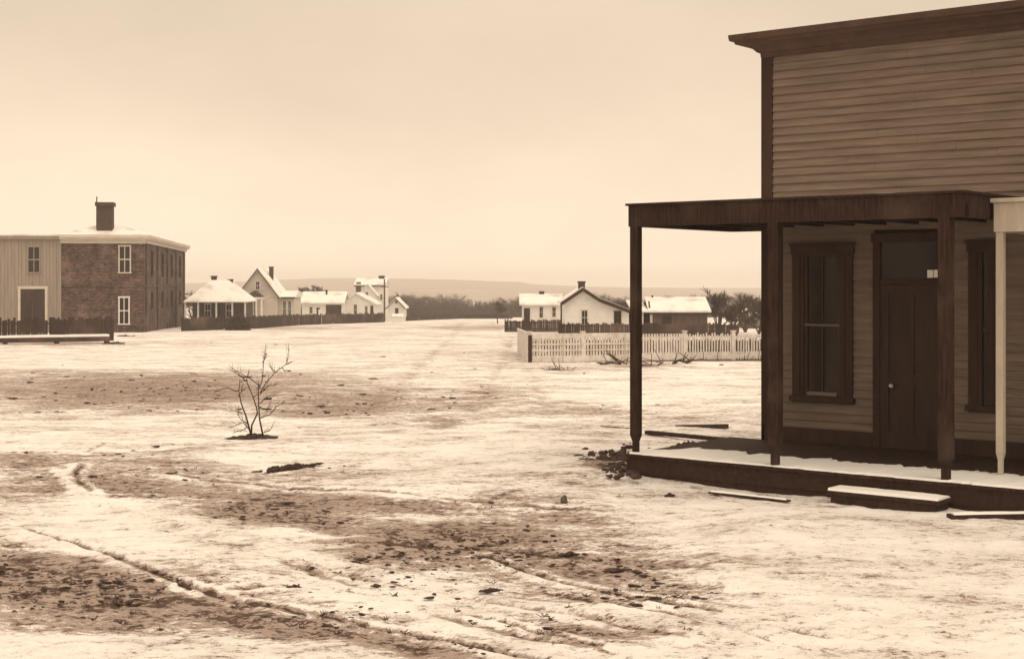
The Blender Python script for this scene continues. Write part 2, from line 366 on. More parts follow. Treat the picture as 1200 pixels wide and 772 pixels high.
# ------------------------------------------------------------------ windows, doors for houses
def window(par, x0, x1, z0, z1, y, m_frame, out=-1, sash=True, axis='y', t=.07, lab=None):
    """a framed window standing proud of a wall face lying at y (facing -y when out=-1) or at x when axis='x'"""
    f = MB(); w = min(.11, (x1-x0)*.16)
    def bx(mb, a0, a1, zz0, zz1, d0, d1):
        lo, hi = sorted((y+out*d0, y+out*d1))
        if axis == 'y': mb.box(a0, a1, lo, hi, zz0, zz1)
        else: mb.box(lo, hi, a0, a1, zz0, zz1)
    bx(f, x0-w, x0, z0, z1, -.01, t); bx(f, x1, x1+w, z0, z1, -.01, t)
    bx(f, x0-w-.03, x1+w+.03, z1, z1+w*1.2, -.01, t+.02); bx(f, x0-w-.05, x1+w+.05, z0-w*.9, z0, -.01, t+.05)
    fo = f.build('window', m_frame, par)
    if lab: fo['label'] = lab
    g = MB(); bx(g, x0, x1, z0, z1, -.01, .015); g.build('pane', M['glass'], fo)
    if sash:
        s = MB(); zm = (z0+z1)/2; xm = (x0+x1)/2; q = min(.05, (x1-x0)*.06)
        bx(s, x0, x1, zm-q, zm+q, .017, .05); bx(s, xm-q*.7, xm+q*.7, z0, zm-q, .017, .045); bx(s, xm-q*.7, xm+q*.7, zm+q, z1, .017, .045)
        s.build('sash', m_frame, fo)
    return fo
def chimney(par, x, y, w, z0, z1, parent_part=None, snow=False):
    c = MB(); c.box(x-w/2, x+w/2, y-w/2, y+w/2, z0, z1-w*.25); c.box(x-w*.6, x+w*.6, y-w*.6, y+w*.6, z1-w*.25, z1)
    return c.build('chimney', M['chimney'], parent_part or par)
def gable_house(name, label, px0, px1, D, eave, peak, depth, wall, roofm, ridge='y', peakpx=None, over=.3, th=.16, rz=0, edge=None, cat='house'):
    xc = X((px0+px1)/2, D); g = gz(0, D)
    root = empty(name, (xc, D, g), rz, label, cat)
    hw = (px1-px0)/F*D/2; ze = Z(eave, D)-g; zp = Z(peak, D)-g
    if ridge == 'y':
        xp = 0 if peakpx is None else X(peakpx, D)-xc
        w = MB(); w.prism([(-hw, -.3), (hw, -.3), (hw, ze), (xp, zp), (-hw, ze)], 0, depth); w.build('wall', wall, root)
        r = MB()
        for sx, xe in ((-1, -hw), (1, hw)):
            sl = (zp-ze)/(xp-xe); xo = xe+sx*over; zo = ze+sl*(xo-xe)
            r.prism([(xp, zp+.01), (xo, zo+.01), (xo, zo+th), (xp, zp+th)], -over, depth+over)
        ro = r.build('roof', roofm, root)
    else:
        w = MB(); w.prismx([(0, -.3), (depth, -.3), (depth, ze), (depth/2, zp), (0, ze)], -hw, hw); w.build('wall', wall, root)
        r = MB()
        for s_, ye in ((-1, 0), (1, depth)):
            sl = (zp-ze)/(depth/2-ye); yo = ye+s_*over; zo = ze+sl*(yo-ye)
            r.prismx([(depth/2, zp+.01), (yo, zo+.01), (yo, zo+th), (depth/2, zp+th)], -hw-over, hw+over)
        ro = r.build('roof', roofm, root)
    if edge:
        e = MB()
        if ridge == 'y':
            for sx, xe in ((-1, -hw), (1, hw)):
                sl = (zp-ze)/(xp-xe); xo = xe+sx*over; zo = ze+sl*(xo-xe)
                e.prism([(xp, zp-.14), (xo, zo-.14), (xo, zo+.03), (xp, zp+.03)], -over-.05, -over-.004)
        else:
            e.box(-hw-over, hw+over, -over-.05, -over-.004, ze-.15-over*(zp-ze)/(depth/2), ze+.0-over*(zp-ze)/(depth/2))
        e.build('bargeboard', edge, root)
    def lx(px): return X(px, D)-xc
    def lz(py): return Z(py, D)-g
    return root, ro, lx, lz, hw

# ------------------------------------------------------------------ near storefront (right)
A39 = math.radians(-39)
u = Vector((math.cos(A39), math.sin(A39), 0)); nrm = Vector((-math.sin(A39), math.cos(A39), 0))
P1 = Vector((1.55, 18.6, 0))
TW = 2.60; X0 = .457; ZD = .29                                  # wall plane and deck height
store = empty('storefront', P1, A39, 'weathered lap sided wooden storefront with false front and dark shaded porch filling the right side', 'store building')
def siding(mb, x0, x1, z0, z1, y, holes, pitch=.112):
    z = z0; k = 0
    while z < z1-.01:
        zt = min(z+pitch, z1); segs = [(x0, x1)]
        for hx0, hx1, hz0, hz1 in holes:
            if zt > hz0+.02 and z < hz1-.02:
                ns = []
                for a, b in segs:
                    if hx1 <= a or hx0 >= b: ns.append((a, b)); continue
                    if hx0 > a: ns.append((a, hx0))
                    if hx1 < b: ns.append((hx1, b))
                segs = ns
        for a, b in segs:
            # random butt joints along the course
            cuts = [a]; c = a+random.uniform(1.2, 4.2)
            while c < b-.6: cuts.append(c); c += random.uniform(2.4, 4.4)
            cuts.append(b)
            for p, q in zip(cuts[:-1], cuts[1:]):
                j = random.uniform(-.003, .003); e = .0015
                mb.prismx([(y, z-.012), (y-.034-j, z-.012+random.uniform(-.002, .002)), (y-.006, zt), (y, zt)], p+e, q-e)
        z = zt; k += 1
WIN = (1.09, 1.63, .95, 2.87); DOOR = (2.20, 3.04, ZD, 3.02); WIN2 = (3.58, 3.66, .95, 2.87)
s = MB(); siding(s, X0+.14, 11.5, ZD+.22, 5.63, TW, [(WIN[0]-.18, WIN[1]+.18, WIN[2]-.1, WIN[3]+.12), (DOOR[0]-.1, DOOR[1]+.1, 0, DOOR[3]+.12), (WIN2[0]-.18, WIN2[1]+.18, WIN2[2]-.1, WIN2[3]+.12)])
s.build('front_siding', M['siding'], store)
b = MB(); b.box(X0, 11.5, TW+.002, TW+.14, -.3, 5.92); b.build('front_wall', M['trim'], store)
b = MB(); b.box(X0+.003, DOOR[0]-.10, TW-.03, TW, ZD+.002, ZD+.22); b.box(DOOR[1]+.10, 11.5, TW-.03, TW, ZD+.002, ZD+.22); b.build('base_board', M['trim'], store)
b = MB(); b.box(X0-.02, X0+.14, TW-.04, TW, ZD+.22, 5.63); b.box(X0-.035, X0-.021, TW-.04, TW+.14, -.2, 5.63); b.build('corner_board', M['trim'], store, bevel=.004)
s = MB(); m_ = MB(); siding(m_, 0, 9, -.2, 4.6, 0, [])
s.add(m_, Matrix.Translation((X0-.003, TW+9.14, 0)) @ Matrix.Rotation(-PI/2, 4, 'Z')); s.build('side_siding', M['siding'], store)
b = MB(); b.box(X0, 11.5, TW+.14, TW+9.14, -.3, 4.5); b.build('rear_block', M['trim'], store)
b = MB(); b.prism([(X0, 4.502), (11.5, 4.502), (11.5, 4.72), (X0, 4.62)], TW+.15, TW+9.3); b.build('roof', M['roofsnow'], store)
# cornice with a coved profile: swept along the front and returned at the left end
prof_c = [(0, 5.76), (-.04, 5.76), (-.045, 5.82), (-.08, 5.835), (-.12, 5.88), (-.20, 5.92), (-.30, 5.94), (-.31, 5.97), (-.36, 5.985), (-.37, 6.04), (-.37, 6.07), (0, 6.07)]
prof_c = [(a_, z_-.13) for a_, z_ in prof_c]
c = MB(); n = len(prof_c)
for yy in prof_c: c.v.append((X0+yy[0], TW+yy[0], yy[1]))           # mitred left end
for yy in prof_c: c.v.append((11.5, TW+yy[0], yy[1]))
for yy in prof_c: c.v.append((X0+yy[0], TW+.16, yy[1]))
for i in range(n):
    j = (i+1) % n; c.f.append((i, j, n+j, n+i)); c.f.append((i, 2*n+i, 2*n+j, j))
c.f.append(tuple(range(n, 2*n))); c.f.append(tuple(range(2*n, 3*n)))
c.build('cornice', M['cornice'], store)
# window
def shop_window(W):
    x0, x1, z0, z1 = W; y = TW
    f = MB(); f.box(x0-.18, x0, y-.05, y+.001, z0-.02, z1); f.box(x1, x1+.18, y-.05, y+.001, z0-.02, z1)
    f.box(x0-.075, x0-.055, y-.062, y-.051, z0, z1-.01); f.box(x1+.055, x1+.075, y-.062, y-.051, z0, z1-.01)
    f.box(x0-.20, x1+.20, y-.06, y+.001, z1, z1+.12); f.box(x0-.22, x1+.22, y-.08, y+.001, z1+.121, z1+.15); f.box(x0-.21, x1+.21, y-.09, y+.001, z0-.09, z0-.02)
    fo = f.build('window', M['trim'], store, bevel=.004)
    g = MB(); g.box(x0, x1, y-.012, y, z0-.02, z1); g.build('pane', M['glass'], fo)
    s = MB(); zm = (z0+z1)/2+.0; xm = (x0+x1)/2
    for a, b_ in ((z0-.02, zm), (zm, z1)):
        if x1-x0 < .2:
            if a < 1.5: s.box(x0, x1, y-.03, y-.013, b_-.04, b_)
            continue
        s.box(x0, x0+.05, y-.035, y-.013, a, b_); s.box(x1-.05, x1, y-.035, y-.013, a, b_)
        if x1-x0 < .2: continue
        s.box(x0+.05, x1-.05, y-.035, y-.013, a, a+.06 if a < zm else a+.03); s.box(x0+.05, x1-.05, y-.035, y-.013, b_-.03, b_)
        s.box(xm-.012, xm+.012, y-.033, y-.014, a+.06, b_-.03)
    s.build('sash', M['door'], fo)
    if x1-x0 < .2: return fo
    s = MB(); s.box(x0+.01, x1-.01, y-.05, y-.036, zm-.012, zm+.012); s.build('sash_rail', M['siding'], fo)  # paler siding material gives both sash rails a lit look
    s = MB(); s.box(x0+.05, x1-.05, y-.05, y-.036, z0, z0+.05); s.build('sash_rail', M['siding'], fo)
    return fo
shop_window(WIN); shop_window(WIN2)
# door
x0, x1, z0, z1 = DOOR
f = MB(); f.box(x0-.10, x0, TW-.05, TW+.001, z0+.002, z1); f.box(x1, x1+.10, TW-.05, TW+.001, z0+.002, z1); f.box(x0-.12, x1+.12, TW-.06, TW+.001, z1, z1+.12)
f.box(x0, x1, TW-.045, TW, z1-.56, z1-.49)
fo = f.build('door_frame', M['trim'], store, bevel=.004)
g = MB(); g.box(x0, x1, TW-.012, TW, z1-.49, z1); g.build('transom_pane', M['glass'], fo)
d = MB(); zt = z1-.56
d.box(x0, x1, TW-.02, TW, z0+.002, zt)
for a, b_ in ((x0, x0+.12), (x1-.12, x1), ((x0+x1)/2-.05, (x0+x1)/2+.05)): d.box(a, b_, TW-.035, TW-.021, z0+.01, zt-.01)
for za, zb in ((z0+.01, z0+.22), (z0+.85, z0+1.0), (zt-.13, zt-.01)):
    d.box(x0+.12, (x0+x1)/2-.05, TW-.034, TW-.021, za, zb); d.box((x0+x1)/2+.05, x1-.12, TW-.034, TW-.021, za, zb)
do = d.build('door', M['door'], store)
k = MB(); k.lump((x0+.17, TW-.07, 1.13), .03, .03, .03, 3, jit=.02, n=10, m=6); k.tube([(x0+.17, TW-.03, 1.13), (x0+.17, TW-.06, 1.13)], .012, 8); k.build('door_knob', M['metal'], do, smooth=True)
k = MB(); k.box(2.86, 2.935, TW-.052, TW-.047, 2.55, 2.65); k.box(2.945, 3.02, TW-.053, TW-.047, 2.553, 2.653)
nt_ = k.build('paper_notice', M['paper'], store)
# porch
def post(sx, t, w=.12, zb=ZD, zt=3.21, m='postwood'):
    p = MB(); h = w/2; q = h*.62
    p.box(sx-q, sx+q, t-q, t+q, zb, zb+.16)
    b0 = len(p.v); p.v += [(sx-q, t-q, zb+.16), (sx+q, t-q, zb+.16), (sx+q, t+q, zb+.16), (sx-q, t+q, zb+.16), (sx-h, t-h, zb+.24), (sx+h, t-h, zb+.24), (sx+h, t+h, zb+.24), (sx-h, t+h, zb+.24)]
    p.f += [tuple(b0+i for i in z_) for z_ in ((0, 1, 5, 4), (1, 2, 6, 5), (2, 3, 7, 6), (3, 0, 4, 7))]
    p.box(sx-h, sx+h, t-h, t+h, zb+.24, zt)
    return p
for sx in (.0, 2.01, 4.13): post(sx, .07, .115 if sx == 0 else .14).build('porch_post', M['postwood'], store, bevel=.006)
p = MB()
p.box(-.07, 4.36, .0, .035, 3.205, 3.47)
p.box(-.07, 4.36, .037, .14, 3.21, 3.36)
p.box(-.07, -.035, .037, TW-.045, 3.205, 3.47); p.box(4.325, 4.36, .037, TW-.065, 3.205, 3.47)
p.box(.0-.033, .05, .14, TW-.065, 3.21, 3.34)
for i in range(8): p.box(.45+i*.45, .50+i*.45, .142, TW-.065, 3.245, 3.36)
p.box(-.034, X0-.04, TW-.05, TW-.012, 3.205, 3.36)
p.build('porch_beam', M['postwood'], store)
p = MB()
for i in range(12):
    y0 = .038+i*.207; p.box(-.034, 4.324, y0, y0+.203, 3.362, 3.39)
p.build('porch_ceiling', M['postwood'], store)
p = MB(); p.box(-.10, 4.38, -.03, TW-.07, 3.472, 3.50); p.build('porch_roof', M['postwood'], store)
p = MB(); ns = 90
def strip(mb, xa, xb, f0, f1, z0, z1, n_):
    b0 = len(mb.v)
    for i in range(n_+1):
        x = xa+(xb-xa)*i/n_; a, b_ = f0(x), f1(x); e = .018
        mb.v += [(x, a, z0), (x, a+e, z1(x)), (x, b_-e*2, z1(x)), (x, b_, z0)]
    for i in range(n_):
        o = b0+i*4; mb.f += [(o, o+4, o+5, o+1), (o+1, o+5, o+6, o+2), (o+2, o+6, o+7, o+3)]
    mb.f += [(b0, b0+1, b0+2, b0+3), tuple(b0+n_*4+k for k in (3, 2, 1, 0))]
def nz(x, sd, s_=3.): return float(fbm(np.array([x*s_]), np.array([sd*7.3]), int(sd)))-.5
strip(p, -.06, 4.22, lambda x: .16, lambda x: TW-.1, 3.502, lambda x: 3.512+.01*nz(x, 4), ns)
p.build('roof_snow', M['snow'], store)
# deck: boards laid front to back on a dark fascia
d = MB(); x = -.10
while x < 11.4:
    w = random.uniform(.13, .17); d.box(x, x+w-.006, -.03+random.uniform(-.012, .012), TW-.002, ZD-.035, ZD); x += w
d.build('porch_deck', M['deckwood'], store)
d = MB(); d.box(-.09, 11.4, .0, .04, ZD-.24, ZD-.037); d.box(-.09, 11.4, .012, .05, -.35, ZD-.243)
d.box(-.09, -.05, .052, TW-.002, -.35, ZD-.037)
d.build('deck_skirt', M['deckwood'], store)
p = MB()
strip(p, -.06, 5.5, lambda x: -.015+.07*max(0, nz(x, 2, 6))*2, lambda x: (.98+.40*nz(x, 5, 1.5)+.35*nz(x, 6, 9)+.15*nz(x, 7, 25))*(1.0 if x > .35 else .45+1.5*max(0, x)), ZD+.002, lambda x: ZD+.022+.035*nz(x, 8, 5), 220)
p.build('deck_snow', M['snow'], store)
# step
st = empty('porch_step', P1+u*3.58+nrm*(-.24)+Vector((0, 0, -.1)), A39, 'wooden step topped with snow against the porch edge', 'step')
d = MB(); d.box(-.66, .66, -.16, .20, .19, .235); d.build('tread', M['deckwood'], st, bevel=.005)
d = MB(); d.box(-.62, -.57, -.14, .2, -.15, .188); d.box(.57, .62, -.14, .2, -.15, .188); d.box(-.569, .569, -.14, -.10, -.15, .188); d.build('riser', M['deckwood'], st)
d = MB(); strip(d, -.65, .65, lambda x: -.155+.02*nz(x, 3, 6), lambda x: .19+.01*nz(x, 9, 8), .237, lambda x: .262+.02*nz(x, 1, 5), 50); d.build('snow_cap', M['snow'], st)
# the next porch along, pale painted
nb = empty('adjoining_awning', P1+u*4.46+nrm*.80, A39, 'pale painted awning beam and slim post of the next porch at the right edge', 'awning')
post(.0, .03, .085, ZD+.03, 3.06).build('post', M['palewood'], nb, bevel=.004)
p = MB(); p.box(-.06, 6.5, -.03, .01, 3.06, 3.39); p.box(-.09, 6.5, -.06, .02, 3.392, 3.44); p.box(-.06, -.02, .012, TW-.9, 3.06, 3.39); p.build('fascia', M['palewood'], nb, bevel=.004)
p = MB(); p.box(-.019, 6.5, .012, TW-.9, 3.33, 3.36); p.build('ceiling', M['barnwood'], nb)
post(2.6, .03, .085, ZD+.03, 3.06).build('post', M['palewood'], nb, bevel=.004)

# planks along the porch foot
def plank(name, label, p0, p1, w, h, m='deckwood', snowy=False, lift=.0, tilt=0):
    a = at(*p0); b_ = at(*p1); L = (b_-a).length; ang = math.atan2(b_.y-a.y, b_.x-a.x)
    o = empty(name, (a+b_)/2+Vector((0, 0, lift)), ang, label, 'plank', 'planks lying near the porch')
    k = MB(); k.box(-L/2, L/2, -w/2, w/2, -.01, h, Matrix.Rotation(tilt, 4, 'Y')); k.build('board', M[m], o, bevel=.004)
    if snowy:
        k = MB(); strip(k, -L/2+.03, L/2-.03, lambda x: -w/2+.01+.03*nz(x, 3, 4), lambda x: w/2-.005+.01*nz(x, 4, 5), h+.002, lambda x: h+.02+.02*nz(x, 5, 6), 40); k.build('snow_cap', M['snow'], o)
    return o
plank('plank', 'loose plank with snow on it lying along the foot of the dark porch', (832, 577), (925, 587), .08, .012, snowy=True)
plank('plank', 'snow covered beam lying right of the porch step at the edge of the picture', (1112, 608), (1235, 606), .14, .05, snowy=True)
plank('plank', 'long thin dark plank on the snow behind the corner porch post', (758, 510), (872, 519), .12, .05, lift=.02)
plank('plank', 'upper dark pole lying on snow furthest behind the corner porch post', (792, 503), (853, 502), .09, .07, m='bark', lift=.01)
plank('plank', 'short dark stick lying left of the corner porch post', (704, 503), (738, 505), .07, .06, m='bark')

# ------------------------------------------------------------------ scattered ground matter
def ground_pts(r_, x0, x1, y0, y1, n_, pw=1.0):
    px = r_.uniform(x0, x1, n_); py = y0+(y1-y0)*r_.random(n_)**pw
    Dg = np.concatenate([np.linspace(5, 60, 3000), np.linspace(60.2, 400, 2000)]); yg = HY+F*(CAMZ-prof(Dg))/Dg
    D = np.interp(-py, -yg, Dg); x = (px-CX)/F*D
    return x, D, prof(D), dirt_at(x, D)
def scatter_clods():
    g_ = np.random.default_rng(5); r_ = random.Random(5)
    x, y, z, dd = ground_pts(g_, -60, 1150, 400, 775, 24000, .85)
    cl = fbm(x*.9, y*.9, 77); keep = g_.random(len(x)) < (dd*.9+.035)*np.maximum(0, (cl-.38)*4)
    mb = MB()
    for X_, Y_, Z_ in list(zip(x[keep], y[keep], z[keep]))[:1500]:
        s_ = (.005+.018*r_.random()**3)*(1+max(0, (Y_-14)/22)); a = r_.uniform(.7, 2.2)
        mb.lump((X_, Y_, Z_+s_*.1), s_*a*1.4, s_, s_*.6, r_.random(), r_.uniform(-.9, .7), n=7, m=4, jit=.55)
    tag(mb.build('mud_clods', M['mud']), 'small dark mud clods scattered through the trampled snow', 'mud clods', None, 'stuff')
    x, y, z, dd = ground_pts(g_, -20, 900, 415, 765, 4000)
    keep = g_.random(len(x)) < dd*.8+.04; mb = MB()
    for X_, Y_, Z_ in list(zip(x[keep], y[keep], z[keep]))[:170]:
        p = Vector((X_, Y_, Z_))
        for k in range(r_.randint(5, 10)):
            a = r_.uniform(0, 2*PI); l = r_.uniform(.012, .035)*(1+p.y/40)
            q = p+Vector((r_.uniform(-.02, .02), r_.uniform(-.02, .02), -.01))
            mb.tube([q, q+Vector((math.cos(a)*l, math.sin(a)*l, r_.uniform(.2, .9)*l))], [.003*(1+p.y/30), .002*(1+p.y/30)], 3, False)
    tag(mb.build('dead_grass', M['brush']), 'short dead grass stalks poking through the thin snow', 'dead grass', None, 'stuff')
scatter_clods()
def clump(px, py, wpx, hpx, label, m='mud', name='dirt_clod', cat='dirt clod', n_=5, flat=.5, slope=.25):
    p = at(px, py); D = p.y; w = wpx/F*D; mb = MB(); r_ = random.Random(px*3+py)
    hh = hpx/F*D
    for i in range(n_):
        if n_ == 1: mb.lump((0, 0, hh*.2), w*.5, w*.4, hh*.6, px*.37, .4, n=9, m=6, jit=.3); continue
        for j_ in range(3):
            t = max(-.5, min(.5, r_.gauss(0, .24))); q = (1-abs(t)*1.5)*r_.uniform(.35, 1.15); q = max(q, .18)
            mb.lump((t*w, t*w*slope+r_.gauss(0, .05)*w, hh*.06), (w/(n_+2))*r_.uniform(.5, 1.3), (w/(n_+2))*r_.uniform(.4, 1.0)*.8, hh*.75*q*flat, r_.random(), r_.uniform(-.5, .5), n=9, m=5, jit=.45)
    o = mb.build(name, M[m], loc=p); tag(o, label, cat, {'dirt_clod': 'dark earth clods on the snow', 'stone': 'stones on the clean snow', 'debris': 'dark debris by the brick building'}.get(name)); return o
clump(335, 549, 70, 9, 'long low ridge of dark turned earth below and right of the bare sapling', n_=14, flat=.8, slope=1.15)
clump(668, 650, 36, 9, 'jagged dark clod in the middle of the muddy ground below the porch corner', n_=6)
clump(723, 668, 42, 7, 'flat long dark clod right of the muddy patch in the open ground', n_=6)
clump(573, 692, 34, 9, 'dark clod beside the lower wheel rut near the bottom centre', n_=5)
clump(345, 688, 24, 8, 'dark lump in the snow of the lower left wheel tracks', n_=4)
clump(262, 636, 18, 6, 'small dark clod on the white strip between the left wheel ruts', n_=3)
clump(827, 680, 24, 5, 'thin dark sliver of mud on the clean snow before the porch', n_=4)
clump(943, 626, 12, 5, 'small dark stone on clean snow nearest the porch step', 'stone', 'stone', 'stone', 2)
clump(967, 633, 7, 6, 'rounder small dark stone right of another on the clean snow', 'stone', 'stone', 'stone', 1)
clump(922, 641, 10, 5, 'small dark stone lowest of the three below the porch', 'stone', 'stone', 'stone', 2)
clump(1046, 649, 7, 6, 'lone small stone on clean snow below the porch step', 'stone', 'stone', 'stone', 1)
clump(1127, 704, 48, 14, 'pale crumbly rock half sunk in snow at the lower right', 'palestone', 'rock', 'rock', 8, .7)
clump(661, 590, 8, 13, 'small upright dark stone standing on the open ground left of the porch', 'stone', 'stone', 'stone', 1, 1)
clump(785, 581, 14, 9, 'dark chunk of wood on the snow just in front of the porch', 'mud', 'wood_chunk', 'wood chunk', 3)
clump(808, 524, 44, 12, 'dark heap of soil on the snow behind the porch deck edge', n_=9, flat=.9)
clump(437, 444, 14, 4, 'small dark clod far out on the clean snow right of the sapling top', n_=3)
# rubble by the porch corner
def rubble():
    mb = MB(); r_ = random.Random(12)
    for i in range(520):
        t = r_.random()**.8; px = 748-70*t+r_.uniform(-4, 4); py = 546+r_.gauss(0, 8)*(1.2-t*.5)+(1-t)*3; p = at(px, py)
        p.z += .10*math.exp(-((px-735)/35)**2)
        s_ = .010+.045*r_.random()**2; mb.lump((p.x, p.y, p.z), s_*r_.uniform(1, 1.8), s_, s_*.7, r_.random(), r_.uniform(0, 3), n=6, m=4)
    tag(mb.build('rubble', M['mud']), 'loose heap of dark rubble spilling from the porch corner post', 'rubble', None, 'stuff')
rubble()

# ------------------------------------------------------------------ bare sapling
def sapling():
    B = at(300, 513); D = B.y
    def q(zx, zy, dy=0):
        px = 230+zx/4.065; py = 380+zy/4.065
        return Vector((X(px, D), dy, Z(py, D)))-Vector((B.x, 0, B.z))
    root = empty('bare_sapling', B, 0, 'leafless young sapling with several thin stems standing alone in the snow', 'sapling')
    r_ = random.Random(3)
    stems = [[(318, 530), (303, 450), (300, 380), (300, 300), (304, 268)], [(262, 530), (235, 440), (210, 380), (196, 320), (200, 262)], [(262, 525), (264, 480), (290, 425), (287, 400), (268, 345), (236, 270), (250, 215)]]
    br = [[(300, 292), (270, 265), (215, 232), (170, 208)], [(303, 325), (330, 280), (380, 230), (430, 190), (443, 155), (452, 118)], [(301, 300), (315, 262), (318, 180), (326, 92)],
          [(196, 320), (150, 300), (88, 322)], [(305, 447), (350, 430), (380, 392), (412, 376)], [(303, 375), (335, 345), (372, 340)], [(304, 330), (345, 290), (382, 288)],
          [(250, 500), (225, 465), (200, 475), (168, 490)], [(322, 515), (350, 505), (364, 478)], [(215, 420), (180, 414), (150, 416)], [(236, 270), (215, 245), (190, 228)],
          [(272, 345), (300, 330)], [(380, 230), (360, 215), (355, 195)], [(410, 205), (425, 225)], [(200, 345), (215, 320), (212, 300)], [(240, 470), (215, 450), (205, 425)], [(318, 180), (328, 160), (330, 140)], [(310, 400), (330, 405), (345, 390)], [(430, 190), (455, 180)], [(245, 485), (230, 500), (180, 512)]]
    w = MB()
    for i, l in enumerate(stems):
        a = (-.1, .15, .05)[i]; pts = [q(x, y, a*(530-y)/260) for x, y in l]
        w.tube(pts, [.017-.011*k/(len(pts)-1) for k in range(len(pts))], 6)
    w.build('stem', M['sapling'], root, smooth=True)
    w = MB()
    for i, l in enumerate(br):
        a = r_.uniform(-.25, .25); pts = [q(x+r_.uniform(-2, 2), y, a*k/len(l)) for k, (x, y) in enumerate(l)]
        n_ = len(pts); w.tube(pts, [.009-.0055*k/(n_-1) for k in range(n_)], 5)
        for k in range(1, n_):
            for e in range(4):
                m_ = pts[k].lerp(pts[k-1], r_.random()); dr = (pts[k]-pts[k-1]).normalized(); dv = Vector((r_.uniform(-1, 1), r_.uniform(-1, 1), r_.uniform(0, 1)))
                w.tube([m_, m_+(dr+dv).normalized()*r_.uniform(.04, .16)], [.0034, .002], 4, False)
    w.build('twigs', M['sapling'], root)
    o = MB()
    o.lump((0, 0, -.01), .42, .30, .03, 5, n=14, m=4, jit=.3)
    for i in range(60):
        gx = max(-.36, min(.36, r_.gauss(0, .17)))
        o.lump((gx, max(-.2, min(.2, r_.gauss(-.03, .12))), .01), r_.uniform(.02, .07), r_.uniform(.03, .06), r_.uniform(.02, .06)*max(.3, 1-abs(gx)*3), r_.random(), r_.uniform(-.4, .4), n=7, m=4)
    so = o.build('soil_heap', M['mud'], loc=B+Vector((-.02, -.02, .01))); tag(so, 'dark turned soil heaped round the foot of the bare sapling', 'soil heap')
sapling()

# ------------------------------------------------------------------ bare trees
def grow(seed, h, spread=.5, depth=5, rmin=.02, nsub=3):
    """bare tree about h tall: returns trunk MB, crown MB"""
    r_ = random.Random(seed); tr, cr = MB(), MB()
    def rec(p, d, L, r, k):
        pts = [p]; q = p.copy(); dd = d.copy(); ns = 3
        for i in range(ns):
            dd = (dd+Vector((r_.gauss(0, .14), r_.gauss(0, .14), r_.gauss(.03, .08)))).normalized(); q = q+dd*(L/ns); pts.append(q)
        rr = [max(rmin*.6, r*(1-.45*i/ns)) for i in range(ns+1)]
        (tr if k == 0 else cr).tube(pts, rr, 6 if k < 2 else 3, False)
        if k >= depth: return
        for i in range(r_.randint(nsub, nsub+1)+(1 if k > 1 else 0)):
            t = r_.uniform(.35, 1) if k else r_.uniform(.6, 1); idx = min(ns-1, int(t*ns)); b_ = pts[idx].lerp(pts[idx+1], t*ns-idx)
            a = r_.uniform(0, 2*PI); side = Vector((math.cos(a), math.sin(a), 0)); nd = (dd*r_.uniform(.5, 1)+side*r_.uniform(.5, 1)*spread*1.6+Vector((0, 0, .12))).normalized()
            rec(b_, nd, L*r_.uniform(.55, .8), max(rmin*.6, rr[-1]*r_.uniform(.5, .8)), k+1)
    rec(Vector((0, 0, -.1)), Vector((r_.gauss(0, .06), r_.gauss(0, .06), 1)).normalized(), h*.33, h*.024, 0)
    zs = max(v[2] for v in cr.v); k = h/zs
    for mb in (tr, cr): mb.v = [(x*k, y*k, z*k) for x, y, z in mb.v]
    return tr, cr
def tree(px, D, top, label, seed, spread=.5, depth=5, group=None, rk=1.0, stems=0):
    g = gz(0, D); h = Z(top, D)-g
    root = empty('bare_tree', (X(px, D), D, g), random.Random(seed).uniform(0, 6), label, 'tree', 'bare winter trees')
    t, c = grow(seed, h, spread, depth, rmin=max(.018, D*.00012)*rk)
    if stems:
        r_ = random.Random(seed+500)
        for k in range(stems):
            t2, c2 = grow(seed*7+k, h*r_.uniform(.55, .92), spread, depth, rmin=max(.018, D*.00012)*rk)
            mt = Matrix.Translation((r_.uniform(-.05, .05), r_.uniform(-.05, .05), 0)) @ Matrix.Rotation(r_.uniform(-.42, .42), 4, 'Y') @ Matrix.Rotation(r_.uniform(-.3, .3), 4, 'X')
            t.add(t2, mt); c.add(c2, mt)
    t.build('trunk', M['bark'], root); c.build('crown', M['bark'], root)
tree(842, 128, 339, 'tallest bare tree with dark upright limbs beside the dark shed right end', 21, .36, 4, rk=1.0, stems=3)
tree(858, 120, 342, 'bare forked tree second to the right of the dark shed', 22, .36, 4, rk=1.0, stems=3)
tree(873, 130, 344, 'bare tree with a thin open crown third to the right of the shed', 23, .36, 4, rk=1.0, stems=3)
tree(889, 122, 345, 'bare tree rightmost in the gap beside the building corner', 24, .36, 4, rk=1.0, stems=3)
tree(583, 190, 347, 'spreading bare tree standing at the end of the road left of the white houses', 25, .7)
tree(357, 260, 335, 'bare tree rising behind the left end of the low barn roof', 26, .6)
tree(372, 262, 333, 'bare tree rising behind the barn roof beside its stove pipe', 27, .6)
tree(346, 240, 343, 'bare tree in the gap between the gabled house and the barn', 28, .6)
tree(468, 262, 342, 'bare tree behind the small gabled house', 29, .7)
tree(722, 170, 350, 'bare tree behind the sloping roof of the white gabled house', 31, .7)
tree(734, 172, 352, 'bare tree between the white gabled house roof and the porch post', 32, .7)
tree(95, 240, 262, 'broad bare tree showing above the brick building roof left of its chimney', 33, .8)
tree(625, 200, 350, 'bare tree behind the far white house left end', 34, .7)
tree(232, 200, 340, 'bare tree behind the roof of the porch house', 35, .6)
tree(225, 208, 341, 'bare tree between brick building and the porch house roof', 36, .6)
tree(787, 180, 346, 'bare tree poking above the snowy shed roof', 37, .8)
